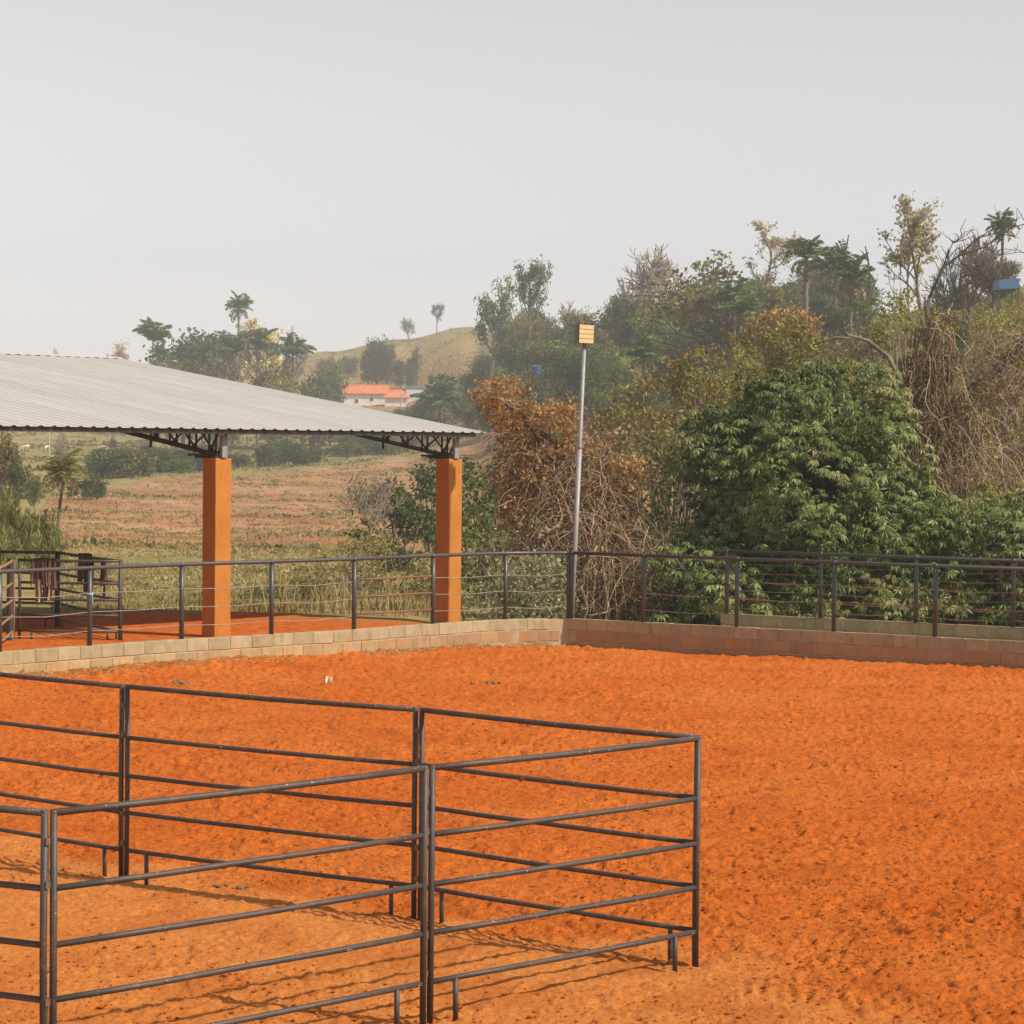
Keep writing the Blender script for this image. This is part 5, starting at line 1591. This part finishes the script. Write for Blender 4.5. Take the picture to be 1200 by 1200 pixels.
# looping bare lianas that hang out under the dome
rng = np.random.default_rng(77)
lm = MB()
for pts, r in (([(700, 640), (688, 668), (682, 690), (690, 712), (684, 732)], .028), ([(706, 640), (708, 670), (712, 695), (716, 720), (706, 735)], .022), ([(745, 690), (735, 705), (715, 716), (690, 722)], .02), ([(655, 616), (645, 622), (637, 618), (630, 632)], .04), ([(658, 608), (652, 618), (644, 624), (632, 622)], .026),
               ([(728, 660), (731, 690), (735, 712)], .014), ([(718, 655), (722, 690), (724, 725)], .013), ([(742, 650), (744, 680), (738, 700)], .012)):
    P = np.array([w(a, b, DV - 1.15 + rng.normal(0, .05)) for a, b in pts])
    t = np.linspace(0, len(P) - 1, len(P) * 4)
    P = np.stack([np.interp(t, np.arange(len(P)), P[:, k]) for k in range(3)], -1) + rng.normal(0, .008, (len(t), 3))
    tube(lm, P, r, 6, True, .75)
attach(lm, 'bare_lianas', 'deadwood', vt, True)

# thin olive tree between the dome and the big tree
small_leaf_shrub('thin olive brown twiggy tree between the vine dome and glossy tree', [pl(770, 460, 55, 1.1, 1, .7), pl(820, 450, 55, 1.0, 1, .65), pl(740, 500, 54, .9, 1, .7), pl(800, 520, 54, 1.1, 1, .8), pl(760, 560, 53, .9, .9, .8), pl(850, 470, 56, .8, .9, .7), pl(730, 465, 55, .6, .8, .5)], 790, 54, 950, 15, .12, .055, 'lf_olive', 41, rc=.22, nb=90, name='twiggy_tree', cat='tree')
small_leaf_shrub('dim green shrub in the shade behind the vine dome', [pl(770, 620, 52, .9, .9, 1.0), pl(740, 690, 50, 1.0, .8, .9), pl(790, 570, 53, .6, .7, .6), pl(690, 700, 50, 1.2, .8, .7)], 760, 51, 520, 15, .12, .06, 'lf_dark', 43, rc=.25)
small_leaf_shrub('reddish green creeper mound above the glossy tree', [pl(910, 405, 80, 1.3, 1.2, 1.0), pl(925, 420, 80, 1.2, 1.2, 1.2), pl(880, 430, 79, .9, 1, .8), pl(860, 410, 82, .8, 1, .6)], 910, 80, 620, 15, .17, .09, 'lf_olive', 45, rc=.3, name='creeper_mound', cat='creeper')
small_leaf_shrub('rust coloured creeper patch left of the reddish green mound', [pl(905, 385, 82, .8, 1, .5), pl(935, 380, 81, .6, .8, .5)], 905, 83, 150, 13, .16, .09, 'lf_rust', 46, rc=.3, name='creeper_mound', cat='creeper')
small_leaf_shrub('bank of light green scrub between the glossy tree and vine tower', [pl(960, 445, 66, 1.3, 1.2, .7), pl(1010, 440, 68, 1.2, 1.2, .6), pl(1000, 480, 62, 1.2, 1, .8), pl(880, 460, 64, 1.2, 1, .7), pl(840, 440, 68, 1, 1, .5)], 965, 65, 700, 14, .14, .07, 'lf_olive', 47, rc=.28, name='scrub_bank', cat='scrub')
small_leaf_shrub('sparse lime green sapling above the crooked bare limb', [pl(1030, 365, 66, .8, .8, .45), pl(1050, 395, 66, .8, .8, .6), pl(1015, 400, 66, .5, .6, .4), pl(1065, 360, 67, .5, .6, .4)], 1055, 66, 190, 10, .12, .07, 'lf_lime', 49, rc=.22, nb=24, name='sapling', cat='tree', bark='deadwood')
# vine tower: dead trunk with a crooked limb, curtain of vines
DT = 56.0
tower = [pl(1090, 420, DT, .55, .6, 1.2), pl(1082, 480, DT, .65, .7, 1.1), pl(1075, 540, DT, .7, .7, .9), pl(1110, 560, DT - .3, .85, .8, 1.1), pl(1130, 500, DT, .55, .6, .9), pl(1120, 620, DT - .4, .9, .8, 1.0), pl(1100, 380, DT, .25, .35, .5)]
vtw = vine_mass('dead trunk wrapped in a brown curtain of dry vines, with a crooked bare limb', tower, 1085, DT, 1900, 51, tower, 1500, 260, L=(.6, 2.0), grav=.6, rad=(.005, .015), leafmat='lf_brown',
          trunk=[([w(1070, 720, DT), w(1072, 600, DT), w(1068, 500, DT), w(1090, 420, DT), w(1080, 348, DT)], [.42, .36, .30, .14, .02])])
lm = MB()
for pts, r0, r1 in (([(1062, 470), (1050, 440), (1038, 418), (1015, 400), (990, 393), (984, 386)], .075, .03), ([(1000, 396), (975, 396), (950, 405)], .04, .015), ([(990, 393), (986, 384), (998, 380)], .04, .015), ([(1020, 452), (1032, 450), (1040, 446)], .05, .03)):
    P = np.array([w(a, b, DT - .3) for a, b in pts])
    tube(lm, P, np.linspace(r0, r1, len(P)), 7)
attach(lm, 'crooked_limb', 'bark', vtw, True)
# vine slope at the right edge
slope = [pl(1195, 400, 60, 1.3, 1.0, .45), pl(1165, 430, 60, .8, 1.0, .5), pl(1215, 440, 60, 1.3, 1, .7), pl(1180, 480, 59, .9, .9, .7), pl(1200, 540, 58, 1.1, .9, .9), pl(1160, 560, 57, .7, .8, .9), pl(1185, 620, 55, 1.2, .8, .8), pl(1140, 470, 60, .5, .8, .6)]
vine_mass('sloping bank hung with dry vines beside the wrapped trunk', slope, 1190, 57.5, 1700, 61, slope, 700, 330, L=(.6, 1.9), grav=.33, leafmat='lf_olive', name='vine_bank', cat='vine bank',
          trunk=[([w(1140, 620, 57), w(1150, 560, 57), w(1175, 530, 57), w(1205, 520, 57)], [.14, .12, .09, .05]), ([w(1120, 465, 60), w(1160, 440, 60), w(1200, 395, 60), w(1260, 370, 60)], [.09, .1, .11, .1])])
small_leaf_shrub('green scrub growing through the vine bank', [pl(1150, 600, 54, .9, .8, 1.0), pl(1180, 560, 56, .9, .8, .9), pl(1120, 640, 53, .8, .7, .7), pl(1200, 470, 64, 1.2, 1, .9), pl(1170, 400, 72, 1.4, 1, .6), pl(1130, 370, 75, 1.2, 1, .5), pl(1200, 370, 80, 1.4, 1, .5)], 1165, 55, 620, 13, .12, .06, 'lf_olive', 63, rc=.24, name='green_scrub', cat='scrub')
# the crest tree with reaching branches at the right edge
rng = np.random.default_rng(91)
mb = MB()
d_ = 100
root, base = root_px('spreading_bare_tree', 1085, d_, 'dark spreading branches reaching over the crest by the blue shelter', 'tree')
for pts, r in (([(1085, 350), (1100, 315), (1120, 300), (1150, 290), (1180, 268), (1200, 262)], .065), ([(1120, 300), (1140, 280), (1165, 274), (1190, 280)], .035), ([(1150, 290), (1165, 300), (1190, 296), (1215, 300)], .03), ([(1100, 315), (1112, 285), (1128, 276)], .03)):
    P = np.array([w(a, b, d_) for a, b in pts])
    tube(mb, P, np.linspace(r, r * .3, len(P)), 6)
    for k in range(14):
        i = rng.integers(0, len(P) - 1); b = P[i] + (P[i + 1] - P[i]) * rng.random()
        s = strand(rng, b, nrm(np.array((rng.normal(.3, .6), rng.normal(0, .5), rng.uniform(.1, .9)))), rng.uniform(.5, 1.3), 5, -.05, .25)
        tube(mb, s, np.linspace(.022, .008, len(s)), 4, False)
tube(mb, [base - (0, 0, .4), w(1083, 375, d_), w(1085, 350, d_)], [.10, .085, .07], 7)
attach(mb, 'trunk', 'bark_dark', root, True)

# trees behind the pillars at mid distance
small_leaf_shrub('dark creeper-clad tree with pale bare branches left of the farther pillar', [pl(450, 590, 78, 1.0, 1, .9), pl(475, 610, 78, .75, .9, .9), pl(430, 620, 77, .8, .9, .8), pl(480, 660, 76, .8, .9, .9), pl(455, 640, 77, .9, .9, .8), pl(440, 675, 76, 1.0, .9, .6)], 462, 77, 520, 16, .17, .09, 'lf_dark', 71, rc=.32, nb=30, name='creeper_clad_tree', cat='tree')
small_leaf_shrub('tall dark tree right behind the farther orange pillar', [pl(505, 560, 100, 1.0, 1, 1.0), pl(530, 590, 100, .9, 1, 1.1), pl(500, 610, 100, .7, 1, .9), pl(545, 560, 101, .5, .8, .7), pl(520, 640, 99, .9, .9, .9)], 515, 100, 420, 15, .22, .12, 'lf_dark', 72, rc=.4, name='tall_dark_tree', cat='tree')
small_leaf_shrub('loose yellow green brush below the creeper-clad tree', [pl(400, 660, 66, 1.0, .9, .55), pl(430, 645, 68, .9, .9, .5), pl(380, 690, 62, 1.0, .9, .5), pl(450, 690, 60, 1.2, .9, .6), pl(500, 690, 58, 1.0, .9, .7)], 430, 63, 520, 12, .12, .05, 'lf_olive', 73, rc=.25, name='loose_brush', cat='brush')
small_leaf_shrub('dark green low bush behind the grey fence and dry grass', [pl(330, 705, 56, .9, .8, .35), pl(300, 712, 55, .8, .8, .25), pl(370, 705, 55, .8, .8, .4)], 335, 56, 170, 12, .11, .06, 'lf_dark', 74, rc=.22, name='low_bush')
rng = np.random.default_rng(93)
mb = MB()
root, base = root_px('bare_pale_tree', 432, 73, 'pale bare branching tree in front of the dark creeper-clad tree', 'tree')
tb, tips = skeleton(rng, 3.7, .06, 4, (6, 4, 3, 3), .28, .62, .3, .16, (.5, .75))
for p, r, l in tb: tube(mb, p + base, np.maximum(r * .75, .008), (6, 5, 4, 3, 3)[l], False)
attach(mb, 'trunk', 'bark_pale', root, True)

# ------------------------------------------------------------------ grass, straw and scrub beyond the walls
def grass(name, label, n, pxr, dr, hr_, mat, seed, width=.012, clump=1.2, cat='grass', dens=None):
    rng = np.random.default_rng(seed)
    px = rng.uniform(*pxr, n); d = np.exp(rng.uniform(math.log(dr[0]), math.log(dr[1]), n))
    x = X(px, d); y = d
    k = (vnoise(x / clump, y / clump, seed) + rng.normal(0, .12, n) > .42) & (np.hypot(x, y) > wall_r(np.arctan2(x, y)) + .7)
    if dens is not None: k &= dens(px, d, rng)
    x, y = x[k], y[k]; n = len(x)
    z = elev(x, y)
    h = rng.uniform(*hr_, n) * (.5 + vnoise(x / 2.2, y / 2.2, seed + 1))
    a = rng.uniform(0, 6.28, n); s = np.stack([np.cos(a), np.sin(a), np.zeros(n)], -1) * width * rng.uniform(.6, 1.4, (n, 1))
    b = np.stack([x, y, z - .02], -1)
    ln = np.stack([rng.normal(0, .45, n), rng.normal(0, .45, n), np.ones(n)], -1) * h[:, None]
    mid = b + ln * np.array((.3, .3, .6)); tip = b + ln
    V = np.stack([b - s, b + s, mid + s * .8, mid - s * .8, tip], 1)
    T = (np.array([(0, 1, 2), (0, 2, 3), (3, 2, 4)])[None] + (np.arange(n) * 5)[:, None, None]).reshape(-1, 3)
    tint = np.clip(vnoise(x / 1.7, y / 1.7, seed + 2) * .8 + rng.normal(.1, .16, n), 0, 1)
    o = MB().add(V.reshape(-1, 3), None, T, np.repeat(tint, 5)).obj(name, M[mat], tint=True)
    tag(o, label, cat, kind='stuff')
nf = lambda px, d, rng: (d > 45.8 - np.clip(px - 250, 0, 300) * .008)
grass('dry_grass', 'tall dry grass between the barn pen and the ploughed field', 17000, (60, 520), (44.5, 95), (.03, .12), 'straw', 5, .013, dens=nf)
grass('green_grass', 'half green grass growing behind the grey pipe fence', 14000, (60, 660), (44, 80), (.03, .15), 'grassy', 6, .013, dens=nf)
grass('bank_grass', 'rough grass and weeds on the bank beyond the wired fence', 30000, (640, 1230), (46, 110), (.2, .6), 'grassy', 7, .015)
grass('slope_grass', 'coarse grass tufts on the crest to the right', 22000, (980, 1240), (110, 185), (.25, .7), 'grassy', 9, .035, clump=3)
grass('tall_stalks', 'tall dry stalks standing behind the rusty barred bay', 450, (290, 520), (44, 50), (.3, .75), 'straw', 11, .011, dens=nf)
# tufts standing on the ploughed field, the pasture and the far hill
def tufts(name, label, n, pxr, dr, size, mat, seed, thr, per=6, mask=None, scale=9.0):
    rng = np.random.default_rng(seed)
    px = rng.uniform(*pxr, n); d = np.exp(rng.uniform(math.log(dr[0]), math.log(dr[1]), n))
    x, y = X(px, d), d
    k = rnoise(x, y, scale, seed % 40) + rng.normal(0, .10, n) > thr
    if mask is not None: k &= mask(px, d)
    x, y = x[k], y[k]; m = len(x)
    if not m: return
    z = elev(x, y)
    s = size * rng.uniform(.5, 1.3, m) * np.where(rng.random(m) < .1, 1.8, 1)
    i = np.repeat(np.arange(m), per)
    P = np.stack([x, y, z], -1)[i] + np.stack([rng.normal(0, .7, m * per), rng.normal(0, .7, m * per), rng.uniform(.1, .5, m * per)], -1) * s[i][:, None]
    A = np.stack([rng.normal(0, .7, m * per), rng.normal(0, .7, m * per), np.ones(m * per)], -1)
    tn_ = np.clip(rng.normal(.5, .2, m)[i] + rng.normal(0, .1, m * per), 0, 1)
    o = leaves(MB(), P, A, s[i] * .9, s[i] * .45, rng, 0, tn_).obj(name, M[mat], tint=True)
    tag(o, label, 'vegetation', kind='stuff')
ftop = lambda px: np.interp(px, [40, 60, 250, 480, 560, 700, 780], [150, 205, 262, 312, 300, 222, 185])
onf = lambda px, d: d < ftop(px) - 2
tufts('field_weeds', 'green weeds sprouting over the ploughed field', 8000, (40, 700), (97, 310), .22, 'lf_mid', 31, .63, mask=onf, scale=14)
tufts('field_stubble', 'dry straw stubble over the ploughed field', 12000, (40, 700), (97, 310), .17, 'straw', 33, .46, per=5, mask=onf, scale=6)
tufts('field_clods', 'dark earth clods turned up on the ploughed field', 9000, (40, 700), (97, 310), .16, 'lf_rust', 35, .50, per=3, mask=onf, scale=10)
tufts('pasture_grass', 'rough grass tufts in the pasture above the ploughed field', 9000, (-60, 560), (190, 470), .42, 'lf_olive', 37, .48, mask=lambda px, d: d > ftop(px) + 3, scale=12)
tufts('hill_grass', 'dry grass tussocks on the far grassy hill', 7000, (320, 600), (500, 660), .4, 'straw', 39, .42, scale=20)
tufts('hill_scrub', 'low scrub scattered on the far grassy hill', 300, (330, 600), (480, 640), .7, 'lf_olive', 41, .58, scale=26)
tufts('strip_grass', 'weedy strip along the near edge of the ploughed field', 9000, (60, 520), (58, 104), .10, 'straw', 43, .42, scale=5)
# straw litter along the foot of the curved wall
rng = np.random.default_rng(3)
n = 5200
L_ = plen(LEFT)
P = np.array([along(LEFT, s)[0] for s in rng.uniform(1.5, L_ - .1, 700)])[rng.integers(0, 700, n)]
t = nrm(np.array((.7, .72))); nn_ = np.array((.72, -.69))
P = P + nn_ * (.10 + np.abs(rng.normal(0, .22, n)))[:, None] + t * rng.uniform(-.15, .15, (n, 1))
k = vnoise(P[:, 0] / .9, P[:, 1] / .9, 4) + rng.normal(0, .1, n) > .42
P = P[k]
z = arena_z(P[:, 0], P[:, 1]) + .008
A = np.stack([rng.normal(0, 1, len(P)), rng.normal(0, 1, len(P)), rng.normal(0, .22, len(P))], -1)
o = leaves(MB(), np.column_stack([P, z]), A, .09 * rng.uniform(.5, 1.5, len(P)), .011, rng).obj('straw_litter', M['straw'], tint=True)
tag(o, 'straw and dry litter along the foot of the curved wall', 'litter', kind='stuff')
# weed at the wall foot
y = F_PX * HC / (761 - yh(421)); x = X(421, y)
mb = MB(); rng = np.random.default_rng(8)
A = np.stack([rng.normal(0, .6, 70), rng.normal(0, .6, 70), rng.uniform(.2, 1, 70)], -1)
leaves(mb, nrm(A) * rng.uniform(.02, .09, (70, 1)), A, .06, .022, rng)
o = mb.obj('weed', M['lf_mid'], tint=True); o.location = (x, y, az_((x, y)) + .03)
tag(o, 'small green weed rooted at the foot of the curved wall', 'weed')

# ------------------------------------------------------------------ smoky air over the whole valley
HAZE_DENSITY = 0.00062
mb = MB(); box(mb, -1300, 1300, -1300, 1300, -6.0, 62.0)
hz_m = bpy.data.materials.new("smoky_air"); hz_m.use_nodes = True
nt = hz_m.node_tree
nt.nodes.remove(nt.nodes["Principled BSDF"])
pv = nt.nodes.new("ShaderNodeVolumePrincipled")
pv.inputs['Color'].default_value = (0.96, 0.96, 0.96, 1)
pv.inputs['Density'].default_value = HAZE_DENSITY
pv.inputs['Anisotropy'].default_value = 0.0
nt.links.new(pv.outputs[0], nt.nodes["Material Output"].inputs['Volume'])
hz_o = mb.obj('haze', hz_m)
tag(hz_o, 'pale smoky haze hanging over the valley', 'haze', kind='stuff')
